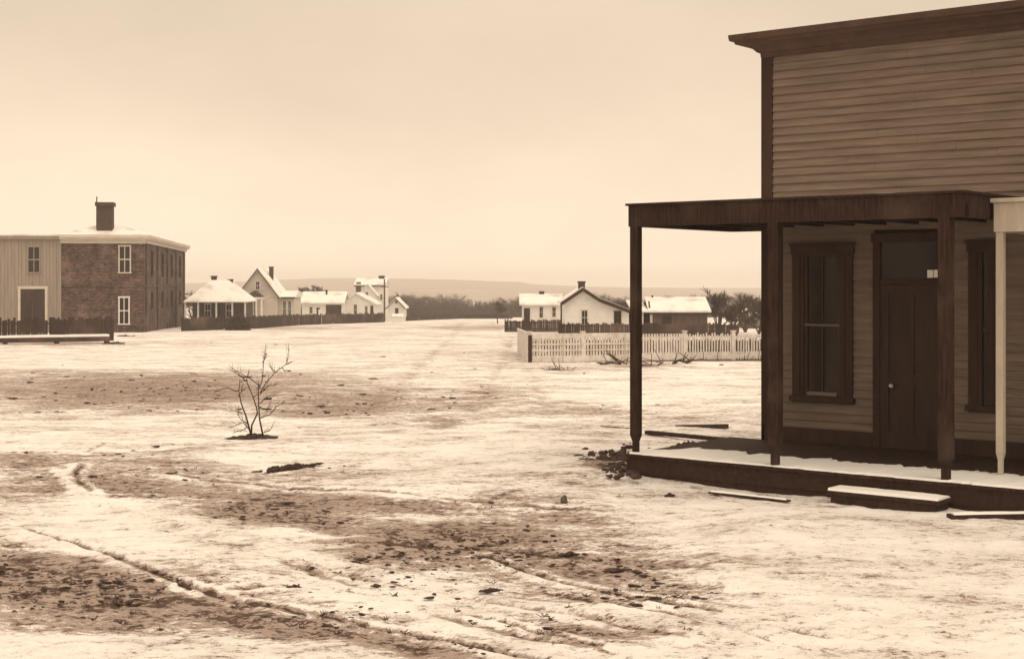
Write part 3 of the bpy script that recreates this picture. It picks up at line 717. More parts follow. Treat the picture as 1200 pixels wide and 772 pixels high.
def grove():
    mb = MB(); kinds = [grow(100+i, 1.0, .75, 4, .002, 3) for i in range(5)]; r_ = random.Random(8)
    for i in range(290):
        px = r_.uniform(440, 905) if i < 190 else (r_.uniform(-400, 440) if i % 2 else r_.uniform(905, 1900)); D = r_.uniform(285, 400) if i % 3 else r_.uniform(400, 480)
        if px > 640: D += 40
        top = 346+3*math.sin(px*.035)+r_.uniform(-3, 4)+(5 if 540 < px < 570 else 0); g = gz(0, D); h = (Z(top, D)-g)
        t, c = kinds[i % 5]
        mt = Matrix.Translation((X(px, D), D, g-.1)) @ Matrix.Rotation(r_.uniform(0, 6), 4, 'Z') @ Matrix.Diagonal((h*1.05, h*1.05, h, 1))
        mb.add(t, mt); mb.add(c, mt)
    tag(mb.build('far_wood', M['farbark']), 'hazy belt of bare woodland at the end of the snowy road', 'woodland', None, 'stuff')
    mb = MB()
    for i in range(1900):                              # scrubby undergrowth along the foot of the wood
        px = r_.uniform(430, 905) if i < 1250 else (r_.uniform(-400, 430) if i % 2 else r_.uniform(905, 1900)); D = r_.uniform(276, 345); g = gz(0, D)
        c0 = Vector((X(px, D), D, g)); hh = r_.uniform(.9, 3.6)
        for k in range(15):
            a = r_.uniform(0, 2*PI); rr = r_.uniform(.3, 1.9)
            mb.tube([c0+Vector((r_.uniform(-.5, .5), r_.uniform(-.4, .4), 0)), c0+Vector((math.cos(a)*rr, math.sin(a)*rr, hh*r_.uniform(.5, 1)))], [.05, .03], 3, False)
    tag(mb.build('undergrowth', M['farbark']), 'low tangled scrub along the foot of the distant woodland', 'undergrowth', None, 'stuff')
grove()

# ------------------------------------------------------------------ left brick block
def brick_block():
    D = 130.; g = gz(0, D); c0 = Vector((X(168, D), D, g)); ang = math.atan2(.144, .99)
    # local +x runs along the front towards the right ending at 0, local +y goes back
    root = empty('brick_building', c0, ang*.9, 'two storey dark brick building with white eaves and tall chimney at far left', 'building')
    H = Z(281, D)-g; Wb = (168-75)/F*D; L = 39
    w = MB(); w.box(-Wb, 0, 0, L, -1, H); w.build('brick_wall', M['brick'], root)
    q = MB()                                           # brick pilasters and a belt course
    for y in (2, 11, 20, 29, 38): q.box(.002, .14, y-.45, y+.45, -.6, H-.25)
    q.box(-Wb, .05, -.06, -.002, H*.49, H*.49+.18); q.box(.002, .08, 0.0, L, H*.49, H*.49+.18)
    q.box(-.55, .10, -.10, -.004, -.6, H-.25)
    q.build('pilaster', M['brick'], root)
    e = MB(); e.box(-Wb-.1, .55, -.55, L+.5, H, H+.16); e.box(-Wb-.1, .65, -.65, L+.6, H+.162, H+.42)
    e.box(-Wb-.05, .2, -.2, -.01, H-.35, H-.002); e.box(.142, .3, -.01, L, H-.30, H-.002)
    e.build('eaves', M['cream'], root)
    r = MB(); b0 = 0; zt = H+1.7
    r.v += [(-Wb-.1, -.6, H+.422), (.62, -.6, H+.422), (.62, L+.5, H+.422), (-Wb-.1, L+.5, H+.422), (-Wb*.55, 5, zt), (-Wb*.45, 5, zt), (-Wb*.45, L-6, zt), (-Wb*.55, L-6, zt)]
    r.f += [(0, 1, 5, 4), (1, 2, 6, 5), (2, 3, 7, 6), (3, 0, 4, 7), (4, 5, 6, 7)]; ro = r.build('roof', M['roofsnow'], root)
    def lx(px): return (px-168)/F*D
    def lz(py): return Z(py, D)-g
    window(root, lx(141), lx(152.5), lz(319), lz(289), -.002, M['cream'])
    window(root, lx(141), lx(151), lz(379), lz(349), -.002, M['white'])
    for y in (6.5, 15.5, 24.5, 33.5):
        for za, zb in ((.25, .42), (.62, .88)):
            window(root, y-.6, y+.6, H*za, H*zb, .002, M['trim'], out=1, axis='x')
    chimney(root, lx(124)-.2, 1.8, 1.35, H+.4, Z(238, D+2)-g)
    k = MB(); k.tube([(lx(111), 2, H+.3), (lx(111), 2, Z(231, D+2)-g)], .06, 6); k.build('stove_pipe', M['iron'], root)
    # the board part
    x1 = -Wb-.002; x0 = x1-16
    f = empty('board_building', root.matrix_basis @ Vector((x1, 0, 0)), ang*.9, 'pale board fronted building with wide dark door adjoining the brick building', 'building')
    f.location = c0+Matrix.Rotation(ang*.9, 3, 'Z') @ Vector((x1, 0, 0))
    def lx2(px): return (px-75)/F*D
    w = MB(); w.box(-16, -.01, .15, 20, -1, H+.1)
    w.build('wall', M['barnwood'], f)
    w = MB(); xx = -16
    while xx < -.05:
        ww = min(.30, -.01-xx); hole = None
        segs = [(-.6, H+.02)]
        w.box(xx, xx+ww-.012, .02, .149, -.8, H+.02); xx += .30
    w.box(-16, -.012, -.25, .018, H+.022, H+.30); w.box(-.35, -.012, -.06, .018, -.6, H+.018)
    w.build('board_front', M['frameboard'], f)
    r = MB(); r.box(-16, -.012, -.3, 20, H+.302, H+.45); r.build('roof', M['roofsnow'], f)
    window(f, lx2(38), lx2(50), lz(319), lz(290), .018, M['frameboard'])
    fr = MB(); a, b_ = lx2(29), lx2(56.5); zt = lz(338.5)
    fr.box(a-.22, a, -.05, .018, -.3, zt); fr.box(b_, b_+.22, -.05, .018, -.3, zt); fr.box(a-.25, b_+.25, -.07, .018, zt, zt+.25)
    fo = fr.build('door_frame', M['cream'], f)
    dd = MB(); m_ = (a+b_)/2; dd.box(a, m_-.015, -.02, .018, -.3, zt); dd.box(m_+.015, b_, -.02, .018, -.3, zt)
    for x_ in (a+.1, m_+.12): dd.box(x_, x_+(b_-a)/2-.25, -.035, -.022, zt*.45, zt*.52)
    dd.build('door', M['darkboard'], f)
brick_block()

# ------------------------------------------------------------------ board fences
def board_fence(label, pts, h, m='darkboard', bw=.18, jag=.12, name='board_fence', cap=False):
    """pts: list of world (x,y); vertical boards with a rail, follows the ground"""
    root = empty(name, (pts[0][0], pts[0][1], gz(0, pts[0][1])), 0, label, 'fence', 'dark board fences'); r_ = random.Random(len(label)); o = Vector(root.location)
    bd = MB(); rl = MB(); ps = MB()
    for a, b_ in zip(pts[:-1], pts[1:]):
        a = Vector((*a, 0)); b_ = Vector((*b_, 0)); L = (b_-a).length; d = (b_-a)/L; ang = math.atan2(d.y, d.x)
        t = 0
        while t < L:
            p = a+d*t; zz = gz(0, p.y); hh = h*(1+r_.uniform(-jag, jag*.4))
            mt = Matrix.Translation(Vector((p.x, p.y, zz))-o) @ Matrix.Rotation(ang, 4, 'Z') @ Matrix.Rotation(r_.gauss(0, .012), 4, 'Y')
            if r_.random() > .015: bd.box(0, bw-.012, -.012, .012, -.25, hh, mt)
            t += bw
        t = 0; k = 0
        while t < L+.1:
            p = a+d*min(t, L-.05); zz = gz(0, p.y)
            mt = Matrix.Translation(Vector((p.x, p.y, zz))-o) @ Matrix.Rotation(ang, 4, 'Z')
            MB().box(-.06, .06, .016, .13, -.3, h*1.04, mt).build('post', M[m], root)
            p2 = a+d*min(t+2.4, L); dz = gz(0, p2.y)-zz
            if t < L-.3:
                for hz in (.25, .78):
                    l2 = (p2-p).length; m2 = mt @ Matrix.Rotation(-math.atan2(dz, l2), 4, 'Y'); rl.box(0, l2, -.045, -.014, h*hz-.05, h*hz+.05, m2)
            t += 2.4
    bd.build('boards', M[m], root); rl.build('rails', M[m], root)
    if cap:
        pass
    return root
def w2(px, py): p = at(px, py); return (p.x, p.y)
board_fence('long dark board fence in front of the white houses left of the road', [w2(214, 388), w2(300, 385), w2(350, 381), w2(450, 377.5)], 1.30)
board_fence('dark board fence before the pale board building and brick building', [w2(-60, 402), w2(60, 401), w2(133, 399)], 1.6)
board_fence('short dark board fence before the far white house right of the road', [w2(592, 389), w2(660, 389)], 1.10)
board_fence('dark board fence behind the white picket fence below the shed', [w2(655, 394), w2(762, 395), w2(864, 394.5)], 1.05)
board_fence('low dark fence crossing behind the end of the left row of houses', [w2(474, 376), w2(540, 373.5), w2(600, 373.5)], .7)
# low log walk with snow before the board building
def low_rail(label, a, b_, w, h, name, cat):
    A_, B_ = at(*a), at(*b_); L = (B_-A_).length; ang = math.atan2((B_-A_).y, (B_-A_).x)
    o = empty(name, (A_+B_)/2, ang, label, cat)
    k = MB(); k.box(-L/2, L/2, -w/2, w/2, .12, h)
    k.build('planking', M['darkboard'], o)
    k = MB(); n_ = int(L/2.5)
    for i in range(n_+1): k.box(-L/2+.1+i*(L-.3)/n_, -L/2+.3+i*(L-.3)/n_, -w/2+.05, w/2-.05, -.15, .118)
    k.build('bearers', M['darkboard'], o)
    k = MB(); strip(k, -L/2+.02, L/2-.02, lambda x: -w/2+.02, lambda x: w/2-.02, h+.003, lambda x: h+.12+.06*nz(x, 3, 1), 60); k.build('snow_cap', M['snow'], o)
low_rail('low snow topped boardwalk before the dark fence at far left', (-60, 404), (127, 402), 1.2, .42, 'boardwalk', 'boardwalk')
clump(135, 403, 22, 8, 'broken dark timber and soil at the right end of the boardwalk', 'mud', 'debris', 'debris', 5)
clump(148, 394, 24, 5, 'low dark debris at the corner of the brick building', 'mud', 'debris', 'debris', 5)

# ------------------------------------------------------------------ houses left row
def porch_house():
    D = 152.; g = gz(0, D); xc = X(253, D)
    root = empty('porch_house', (xc, D, g), .06, 'low white house with a hipped snowy roof and shaded front porch beside the brick building', 'house')
    def lx(px): return X(px, D)-xc
    def lz(py): return Z(py, D)-g
    w = MB(); w.box(lx(222), lx(284), 2.2, 9, -.3, lz(352)); w.build('wall', M['barnwood'], root)  # brown boards put the porch's shade into the wall colour
    r = MB(); ez = lz(353); a, b_ = lx(216), lx(289); y0, y1 = -.3, 9.6; rz_ = lz(328)
    r.v += [(a, y0, ez), (b_, y0, ez), (b_, y1, ez), (a, y1, ez), (lx(241), 4.2, rz_), (lx(262), 4.2, rz_), (lx(262), 5.2, rz_), (lx(241), 5.2, rz_)]
    r.v += [(a, y0, ez-.12), (b_, y0, ez-.12), (b_, y1, ez-.12), (a, y1, ez-.12)]
    r.f += [(0, 1, 5, 4), (1, 2, 6, 5), (2, 3, 7, 6), (3, 0, 4, 7), (4, 5, 6, 7), (8, 9, 1, 0), (9, 10, 2, 1), (10, 11, 3, 2), (11, 8, 0, 3), (11, 10, 9, 8)]
    ro = r.build('roof', M['roofsnow'], root)
    for px in (217.5, 232.5, 253.5, 272, 287):
        k = MB(); k.box(lx(px)-.08, lx(px)+.08, -.1, .06, -.3, ez-.122); k.build('porch_post', M['white'], root)
    k = MB(); k.box(a+.1, b_-.1, -.15, 2.2, -.2, .25); k.build('porch_floor', M['darkboard'], root)
    chimney(root, lx(243.5), 4.6, .55, rz_-.3, lz(323)); chimney(root, lx(263), 4.6, .5, rz_-.5, lz(327))
    window(root, lx(237), lx(243), lz(372), lz(357), 2.2, M['white'], t=.05)
    window(root, lx(262), lx(268), lz(372), lz(357), 2.2, M['white'], t=.05)
    k = MB(); k.box(lx(247), lx(252), 2.14, 2.2, .25, lz(357)); k.build('door', M['darkboard'], root)
porch_house()
def tall_house():
    root, ro, lx, lz, hw = gable_house('gabled_house', 'tall white gabled house with a steep roof and small portico', 279, 325, 182, 345, 315, 8, M['cream'], M['roofsnow'], 'y', peakpx=302, over=.35, edge=M['cornice'])
    w = MB(); w.box(lx(325)+.003, lx(343), 1.0, 7, -.3, lz(349)); w.build('side_wing', M['cream'], root)
    r = MB(); r.prismx([(.6, lz(348.5)), (7.3, lz(348.5)), (7.0, lz(343)), (4, lz(341)), (3.4, lz(341))], lx(325)+.004, lx(345)); r.build('wing_roof', M['roofsnow'], root)
    e = MB(); e.box(lx(325), lx(345), .5, .597, lz(350), lz(348)); e.build('wing_eave', M['cornice'], root)
    window(root, lx(330.5), lx(333.5), lz(371), lz(353), 1.0, M['white'], t=.05); window(root, lx(336.5), lx(339.5), lz(371), lz(353), 1.0, M['white'], t=.05)
    window(root, lx(298), lx(302), lz(371), lz(352), 0, M['white'], t=.05)
    window(root, lx(300), lx(304), lz(339), lz(330), 0, M['white'], t=.05)
    # portico
    p = MB(); p.prism([(lx(289), lz(348)), (lx(310), lz(348)), (lx(301), lz(340.5))], -2.0, -.01); po = p.build('portico_roof', M['cornice'], root)
    p = MB(); p.box(lx(276), lx(311), -2.1, -.4, lz(350.5), lz(348)-.003); p.build('portico_beam', M['white'], root)
    for px in (278, 296, 303.5, 309.5):
        k = MB(); k.tube([(lx(px), -1.9, -.2), (lx(px), -1.9, lz(350.5))], .13, 8); k.build('portico_column', M['white'], root)
    chimney(root, lx(311), 4.5, .5, lz(328), lz(312))
tall_house()
def barn():
    root, ro, lx, lz, hw = gable_house('barn', 'long low white barn with snow on its roof and an open dark doorway', 354, 401, 203, 354.5, 343, 7, M['white'], M['roofsnow'], 'x', over=.35, edge=M['cream'], cat='barn')
    k = MB(); k.box(lx(382), lx(400), -.06, -.002, -.2, lz(356)); k.build('doorway', M['darkboard'], root)  # dark panel on the wall stands in for the shade of the opening
    k = MB(); k.tube([(lx(380), 2.5, lz(348)), (lx(380), 2.5, lz(341.5))], .13, 7); k.lump((lx(380), 2.5, lz(341)), .28, .28, .1, 1, jit=.05); k.build('stove_pipe', M['iron'], root)
    window(root, lx(363), lx(366), lz(367), lz(360), 0, M['cream'], t=.05)
barn()
k = empty('fence_post', at(372, 379), 0, 'dark post with a crossbar standing before the white barn', 'post')
q = MB(); q.box(-.1, .1, -.1, .1, -.2, 2.1); q.build('upright', M['iron'], k); q = MB(); q.box(-.12, .35, -.13, -.101, 1.85, 2.05); q.build('crossbar', M['iron'], k)
def cottage():
    root, ro, lx, lz, hw = gable_house('cottage', 'small white cottage with a broad gable beside the barn', 402, 439, 207, 356, 344, 8, M['white'], M['roofsnow'], 'y', peakpx=417, over=.3)
    window(root, lx(415), lx(418), lz(368), lz(357), 0, M['cream'], t=.05)
    window(root, lx(428), lx(430.5), lz(368), lz(359), 0, M['cream'], t=.05)
    k = MB(); k.box(lx(434), lx(437.5), -.05, -.002, -.2, lz(358)); k.build('door', M['darkboard'], root)
cottage()
def twostorey():
    D = 226
    root, ro, lx, lz, hw = gable_house('two_storey_house', 'two storey white house with dark side gable rising behind the cottage', 417, 450, D, 334, 327, 8, M['white'], M['roofsnow'], 'x', over=.3, edge=M['cornice'])
    w = MB(); w.prism([(lx(424), -.3), (lx(443), -.3), (lx(443), lz(345)), (lx(433), lz(334)), (lx(424), lz(344))], -3, -.01); w.build('front_gable', M['white'], root)
    r = MB()
    for pa, pb, za, zb in ((422.5, 433, 346.5, 333.5), (445, 433, 347, 333.5)):
        r.prism([(lx(pa), lz(za)), (lx(pb), lz(zb)), (lx(pb), lz(zb)+.2), (lx(pa), lz(za)+.2)], -3.3, -.02)
    r.build('gable_roof', M['roofsnow'], root)
    s_ = MB(); s_.box(-hw-.004-.08, -hw-.004, .3, 7.7, 1, lz(334)); s_.box(lx(417.5), lx(423), -.06, -.003, lz(345), lz(330.5)); s_.build('dark_siding', M['barnwood'], root)
    window(root, lx(430.8), lx(433.5), lz(351), lz(342.5), -3, M['cream'], t=.05)
    window(root, lx(446), lx(448), lz(351), lz(345), 0, M['cream'], t=.05)
    window(root, lx(438), lx(440.5), lz(368), lz(357), -3, M['cream'], t=.05)
    chimney(root, lx(444.5), 4, .8, lz(329), lz(323))
twostorey()
def small_house():
    root, ro, lx, lz, hw = gable_house('small_house', 'smallest white gabled house at the end of the left row', 454.5, 473, 216, 359, 349.5, 6, M['white'], M['roofsnow'], 'y', over=.35, edge=M['cornice'])
    window(root, lx(463.5), lx(465.5), lz(355.5), lz(352.5), 0, M['cream'], sash=False, t=.05)
    k = MB(); k.box(lx(463), lx(467), -.05, -.002, -.2, lz(361)); k.build('door', M['darkboard'], root)
small_house()
k = empty('utility_pole', (X(450.5, 210), 210, gz(0, 210)), 0, 'thin tall pole standing between the two storey house and the smallest house', 'pole')
q = MB(); q.tube([(0, 0, -.2), (0, 0, Z(327, 210)-gz(0, 210))], [.14, .1], 7); q.build('shaft', M['bark'], k)
q = MB(); q.box(-.5, .6, -.1, -.05+.0, 5.0, 5.12); q.build('crossarm', M['bark'], k)
def white_trough():
    p = at(466, 378.5); o = empty('shed', p, 0, 'tiny white shed by the roadside at the end of the dark fence', 'shed')
    k = MB(); k.box(-.65, .65, 0, 1.1, -.1, .85); k.build('wall', M['white'], o)
    k = MB(); k.prismx([(-.15, .87), (1.25, .87), (.55, 1.25)], -.75, .75); k.build('roof', M['roofsnow'], o)
white_trough()
def brush_pile():
    p = at(279, 387); r_ = random.Random(4); mb = MB(); D = p.y
    for i in range(900):
        a = r_.uniform(0, 2*PI); rr = r_.random()**.5; x = rr*math.cos(a)*1.1; y = rr*math.sin(a)*.7; h = 1.75*(1-rr*rr)*r_.uniform(.1, 1)
        d = Vector((r_.gauss(0, 1), r_.gauss(0, 1), r_.gauss(0, .6))).normalized()*r_.uniform(.15, .4); c0 = Vector((x, y, h))
        mb.tube([c0-d, c0+d], [.03, .015], 3, False)
    tag(mb.build('brush_pile', M['brush'], loc=p), 'rounded pile of dark brushwood against the fence before the porch house', 'brush pile')
brush_pile()

# ------------------------------------------------------------------ right group
def far_white():
    root, ro, lx, lz, hw = gable_house('white_house', 'far small white house with snowy roof and dark double doorway right of the road', 612, 657, 152, 357, 346, 6.5, M['white'], M['roofsnow'], 'x', over=.3)
    k = MB(); k.box(lx(614), lx(621), -.05, -.002, -.2, lz(361)); k.build('door', M['darkboard'], root)
    window(root, lx(632.5), lx(636), lz(372), lz(360), 0, M['cream'], t=.05); window(root, lx(647.5), lx(651), lz(371), lz(360), 0, M['cream'], t=.05)
    chimney(root, lx(635.5), 3.25, .5, lz(348), lz(341.5))
far_white()
def gable_right():
    D = 120.; g = gz(0, D); xc = X(699, D)
    root = empty('gabled_cottage', (xc, D, g), .0, 'white cottage with dark edged gable, long sloping roof and brick chimney', 'house')
    def lx(px): return X(px, D)-xc
    def lz(py): return Z(py, D)-g
    top = [(661, 354), (683, 339.5), (702, 352), (737, 364.5)]
    w = MB(); w.prism([(lx(661), -.3), (lx(737), -.3)]+[(lx(a), lz(b_)) for a, b_ in reversed(top)], 0, 8); w.build('wall', M['white'], root)
    out = [(656.5, 356.2), (683, 338.5), (702, 351), (741, 365.5)]
    r = MB(); e = MB(); t = .16
    for (a, za), (b_, zb) in zip(out[:-1], out[1:]):
        r.prism([(lx(a), lz(za)), (lx(b_), lz(zb)), (lx(b_), lz(zb)+t), (lx(a), lz(za)+t)], -.34, 8.3)
        e.prism([(lx(a), lz(za)-.20), (lx(b_), lz(zb)-.20), (lx(b_), lz(zb)+.12), (lx(a), lz(za)+.12)], -.42, -.345)
    ro = r.build('roof', M['roofsnow'], root); e.build('bargeboard', M['trim'], root)
    window(root, lx(682), lx(688), lz(380), lz(364), 0, M['cream'], t=.06); window(root, lx(720.5), lx(727), lz(380), lz(365.5), 0, M['trim'], t=.06)
    chimney(root, lx(682.5), 1.5, .56, lz(342), lz(329.5))
    k = MB(); k.tube([(lx(657.6), -.25, -.2), (lx(657.6), -.25, lz(358))], .07, 6); k.build('rain_pipe', M['iron'], root)
gable_right()
def dark_shed():
    D = 123.; 
    root, ro, lx, lz, hw = gable_house('plank_shed', 'dark plank shed with a snow covered roof and open bay behind the picket fence', 764, 829, D, 365, 350.5, 7, M['barnwood'], M['roofsnow'], 'x', over=.3, edge=M['trim'], cat='shed')
    g = gz(0, D)
    w = MB(); xx = lx(764)
    r_ = random.Random(2)
    while xx < lx(829)-.1:
        w.box(xx, xx+.17, -.03-r_.uniform(0, .02), -.003, -.2, lz(365.6)); xx += .21
    w.build('battens', M['barnwood'], root)
    k = MB(); k.box(lx(776), lx(787), -.065, -.051, lz(380), lz(370)); k.build('shutter', M['darkboard'], root)
    r = MB(); r.prismx([(-.35, lz(366)), (7, lz(355)), (7, lz(355)+.15), (-.35, lz(366)+.15)], lx(741), lx(764)-.31); r.build('bay_roof', M['roofsnow'], root)
    w = MB(); w.box(lx(742), lx(764)-.01, 2.5, 6.8, -.3, lz(362)); w.build('bay_wall', M['darkboard'], root)
    for px in (742.5, 752.5, 763): 
        k = MB(); k.box(lx(px)-.1, lx(px)+.1, -.2, -.04, -.3, lz(366)-.003); k.build('bay_post', M['cream'], root)
    k = MB(); k.tube([(lx(762), .5, lz(362)), (lx(761), .5, lz(353))], .07, 6); k.tube([(lx(769), 3.4, lz(352)), (lx(769), 3.4, lz(346.5))], .09, 6); k.build('stove_pipe', M['iron'], root)
dark_shed()
root, ro, lx, lz, hw = gable_house('far_shed', 'low snowy roofed shed half hidden behind the bare trees near the building corner', 876, 915, 150, 371, 364, 6, M['barnwood'], M['roofsnow'], 'x', over=.3, cat='shed')
window(root, lx(886), lx(889), lz(380), lz(374), 0, M['cream'], t=.05)

# ------------------------------------------------------------------ white picket fence
def picket():
    A_ = at(620, 424.5); B_ = at(905, 421.5); A2 = Vector((A_.x, A_.y, 0)); L = (Vector((B_.x, B_.y, 0))-A2).length
    ang = math.atan2(B_.y-A_.y, B_.x-A_.x); g = A_.z
    root = empty('picket_fence', A_, ang, 'white picket fence with capped top rail along the snowy yard behind the porch', 'fence')
    H = 1.24; pp = F and 63.0/F; r_ = random.Random(6)
    posts = [0, .042*L, .235*L, .475*L, .69*L, .91*L, L]
    posts = [0, 2.55, 4.3, 7.1, 9.6, L]
    posts = [0.0, (661-620)*pp, (686-620)*pp, (738-620)*pp, (752-620)*pp, (815-620)*pp, (878-620)*pp, L]
    cr, sr = math.cos(ang), math.sin(ang)
    for i, t in enumerate(posts):
        w = .17 if i in (0, 2, 4, 5, 6) else .06
        zb = gz(0, A_.y+sr*t)-g
        k = MB(); k.box(t-w/2, t+w/2, -.07, .09, zb-.3, zb+H+(.06 if w > .1 else 0))
        if w > .1: k.box(t-w/2-.03, t+w/2+.03, -.10, .12, zb+H+.062, zb+H+.10)
        o = k.build('fence_post', M['picket'] if w > .1 else M['cream'], root, bevel=.005)
    for a, b_ in zip(posts[:-1], posts[1:]):
        k = MB(); x_ = a+.1; late = a > (775-620)*pp
        pitch = .131; wd = .082 if not late else .062
        while x_ < b_-.1:
            zb = gz(0, A_.y+sr*x_)-g; tt = H-.03 if not late else H-.03+r_.uniform(-.07, .04)
            lean = r_.gauss(0, .006 if not late else .015)
            mt = Matrix.Translation((x_, 0, zb)) @ Matrix.Rotation(lean, 4, 'Y')
            if late: k.prism([(0, 0), (0, 0), (0, 0)], 0, 0) if False else None
            k.box(-wd/2, wd/2, -.035, -.012, .02, tt, mt)
            x_ += pitch*r_.uniform(.94, 1.06)
        k.build('pickets', M['picket'], root)
    k = MB()
    xe = (752-620)*pp
    k.box(.09, xe, -.06, .05, H-.20, H+.0); k.box(.09, xe, -.011, .03, H*.62-.04, H*.62+.04); k.box(.09, xe, -.060, -.036, H*.62-.035, H*.62+.035); k.box(.09, xe, -.060, -.036, H*.41-.035, H*.41+.035)
    k.box(xe+.003, L, -.011, .03, H*.82-.04, H*.82+.04); k.box(xe+.003, L, -.011, .03, H*.25-.04, H*.25+.04)
    k.box(.09, L, -.058, -.036, .02, .28)
    k.build('rails', M['picket'], root)
    # end run going back from the corner
    k = MB(); e = at(606.5, 413); dx = (e.x-A_.x); dy = (e.y-A_.y); Ls = math.hypot(dx, dy); an = math.atan2(dy, dx)-ang
    for i in range(int(Ls/.10)):
        t = .12+i*.10; mt = Matrix.Rotation(an, 4, 'Z') @ Matrix.Translation((t, 0, gz(0, A_.y+dy*t/Ls)-g)); k.box(-.046, .046, -.012, .012, .03, H-.02, mt)
    mt = Matrix.Rotation(an, 4, 'Z'); sl = (gz(0, e.y)-g)/Ls
    m2 = mt @ Matrix.Rotation(-math.atan2(gz(0, e.y)-g, Ls), 4, 'Y'); k.box(.1, Ls, -.05, .05, H-.02, H+.03, m2)
    k.build('side_run', M['picket'], root)
    k = MB(); k.box(-.06, .10, -.12, -.071, -.3, H-.06); k.build('post_dark_face', M['trim'], root)  # dark slab over the corner post, for its dark right face
picket()
def brush_stick(label, pts, r, seed):
    p0 = at(*pts[0]); r_ = random.Random(seed); k = MB(); base = p0.copy(); D = p0.y
    P = [Vector((X(a, D)-base.x, r_.uniform(-.3, .3), max(0.01, Z(b_, D)-base.z))) for a, b_ in pts]
    k.tube(P, [r*(1-.6*i/(len(P)-1)) for i in range(len(P))], 5)
    for i in range(9):
        j = r_.randrange(len(P)-1); m_ = P[j].lerp(P[j+1], r_.random()); k.tube([m_, m_+Vector((r_.gauss(0, .3), r_.gauss(0, .3), abs(r_.gauss(0, .3))))], [r*.4, r*.2], 4, False)
    tag(k.build('fallen_branch', M['bark'], loc=base), label, 'branch', 'fallen branches before the picket fence')
brush_stick('bent fallen branch on the snow before the picket fence left of the porch post', [(703, 427), (716, 425), (728, 428), (712, 414), (722, 420), (735, 428)], .05, 1)
brush_stick('fallen branch on the snow just right of the corner porch post before the pickets', [(742, 429), (752, 428), (760, 433), (770, 428), (778, 425)], .05, 2)
brush_stick('twiggy dark branch at the foot of the pickets in the middle of the gap', [(788, 426), (796, 422), (805, 425), (812, 421)], .07, 3)
brush_stick('small branch lying at the foot of the left part of the picket fence', [(640, 434), (650, 432), (660, 434), (670, 435)], .04, 4)
# dead weeds in the garden plot
def weeds():
    mb = MB(); r_ = random.Random(9)
    for i in range(2600):
        y = r_.uniform(64.6, 92); x = r_.uniform(X(622, 64), X(905, 64)+4); z = gz(0, y); h = r_.uniform(.15, .55)
        mb.tube([(x, y, z-.02), (x+r_.gauss(0, .12), y+r_.gauss(0, .1), z+h)], [.02, .012], 3, False)
    tag(mb.build('dead_weeds', M['brush']), 'dark dead weeds filling the garden plot behind the picket fence', 'weeds', None, 'stuff')
weeds()

# ------------------------------------------------------------------ haze
hz = MB(); hz.box(-2600, 2600, -300, 3300, -14, 16)
mh = bpy.data.materials.new('haze_air'); mh.use_nodes = True; nt = mh.node_tree; nt.nodes.clear()
ov = nt.nodes.new('ShaderNodeOutputMaterial'); pv = nt.nodes.new('ShaderNodeVolumePrincipled')
pv.inputs['Color'].default_value = (.99, .985, .98, 1); pv.inputs['Density'].default_value = .0005; pv.inputs['Anisotropy'].default_value = .2
nt.links.new(pv.outputs[0], ov.inputs['Volume'])
tag(hz.build('haze', mh), 'pale winter haze over the far fields', None, None, 'stuff')

# ------------------------------------------------------------------ world, sun, camera
W = bpy.data.worlds.new('World'); sc.world = W; W.use_nodes = True; nt = W.node_tree; N = nt.nodes; L = nt.links
bg = N['Background']; sky = N.new('ShaderNodeTexSky'); sky.sky_type = 'NISHITA'; sky.sun_disc = False
SE, SAZ = math.radians(58), math.radians(135)          # azimuth clockwise from +Y
sky.sun_elevation = SE; sky.sun_rotation = SAZ; sky.air_density = 1.0; sky.dust_density = 1.0; sky.ozone_density = 1
bw = N.new('ShaderNodeRGBToBW'); L.new(sky.outputs[0], bw.inputs[0])
tc = N.new('ShaderNodeTexCoord'); mp = N.new('ShaderNodeMapping'); mp.inputs['Scale'].default_value = (1, 1, 2.2); L.new(tc.outputs['Generated'], mp.inputs[0])
ns_ = N.new('ShaderNodeTexNoise'); ns_.inputs['Scale'].default_value = 3.2; ns_.inputs['Detail'].default_value = 6; ns_.inputs['Roughness'].default_value = .55; L.new(mp.outputs[0], ns_.inputs['Vector'])
mr = N.new('ShaderNodeMapRange'); mr.inputs['From Min'].default_value = .3; mr.inputs['From Max'].default_value = .7; mr.inputs['To Min'].default_value = .93; mr.inputs['To Max'].default_value = 1.08; L.new(ns_.outputs[0], mr.inputs['Value'])
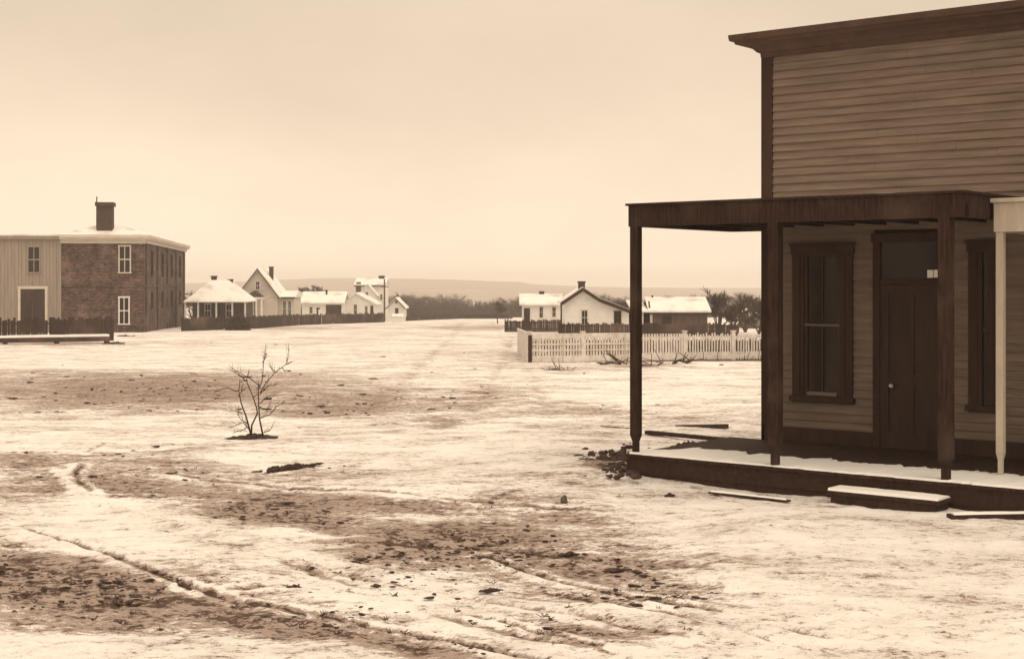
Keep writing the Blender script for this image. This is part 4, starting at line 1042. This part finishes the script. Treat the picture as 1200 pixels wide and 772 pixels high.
# overcast: compress the clear-sky luminance towards an even deck of cloud
pw = N.new('ShaderNodeMath'); pw.operation = 'POWER'; pw.inputs[1].default_value = .15; L.new(bw.outputs[0], pw.inputs[0])
ml = N.new('ShaderNodeMath'); ml.operation = 'MULTIPLY'; L.new(pw.outputs[0], ml.inputs[0]); L.new(mr.outputs[0], ml.inputs[1])
SKYK = 6.65
sz = N.new('ShaderNodeSeparateXYZ'); L.new(tc.outputs['Generated'], sz.inputs[0])
hg = N.new('ShaderNodeMapRange'); hg.interpolation_type = 'SMOOTHSTEP'; hg.inputs['From Min'].default_value = -.02; hg.inputs['From Max'].default_value = .2
hg.inputs['To Min'].default_value = 1.26; hg.inputs['To Max'].default_value = 1.0; L.new(sz.outputs[2], hg.inputs['Value'])
mh2 = N.new('ShaderNodeMath'); mh2.operation = 'MULTIPLY'; L.new(ml.outputs[0], mh2.inputs[0]); L.new(hg.outputs[0], mh2.inputs[1])
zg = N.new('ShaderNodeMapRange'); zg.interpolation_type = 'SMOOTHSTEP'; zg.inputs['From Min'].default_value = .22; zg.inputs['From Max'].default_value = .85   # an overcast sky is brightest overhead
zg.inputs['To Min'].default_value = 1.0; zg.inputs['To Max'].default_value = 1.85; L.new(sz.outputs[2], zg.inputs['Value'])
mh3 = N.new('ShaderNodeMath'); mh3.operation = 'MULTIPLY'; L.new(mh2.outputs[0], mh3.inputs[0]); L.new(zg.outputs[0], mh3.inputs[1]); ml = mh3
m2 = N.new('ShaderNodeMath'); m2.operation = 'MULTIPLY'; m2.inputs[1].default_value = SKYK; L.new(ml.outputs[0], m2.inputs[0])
cb = N.new('ShaderNodeCombineColor')
for i, c_ in enumerate((1.0, .808, .602)):
    q = N.new('ShaderNodeMath'); q.operation = 'MULTIPLY'; q.inputs[1].default_value = c_; L.new(m2.outputs[0], q.inputs[0]); L.new(q.outputs[0], cb.inputs[i])
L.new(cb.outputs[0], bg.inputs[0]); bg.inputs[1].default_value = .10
sun = bpy.data.lights.new('sun', 'SUN'); sun.energy = 1.0; sun.angle = math.radians(35); sun.color = (1, .85, .68)
so = bpy.data.objects.new('sun', sun); COL.objects.link(so)
dv = Vector((math.sin(SAZ)*math.cos(SE), math.cos(SAZ)*math.cos(SE), math.sin(SE)))
so.rotation_euler = dv.to_track_quat('Z', 'Y').to_euler(); so.location = (0, 0, 30)
cam = bpy.data.cameras.new('camera'); cam.sensor_width = 36; cam.lens = 36*F/1200; cam.clip_end = 9000; cam.clip_start = .1
cam.shift_y = -(386-HY)/1200; cam.shift_x = 0
co = bpy.data.objects.new('camera', cam); COL.objects.link(co); co.location = (0, 0, CAMZ); co.rotation_euler = (PI/2, 0, 0); sc.camera = co
vs = sc.view_settings; vs.view_transform = 'Standard'; vs.look = 'None'; vs.gamma = 1; vs.exposure = 0; vs.use_curve_mapping = False
sc.render.engine = 'CYCLES'
sc.cycles.volume_bounces = 1; sc.cycles.max_bounces = 6
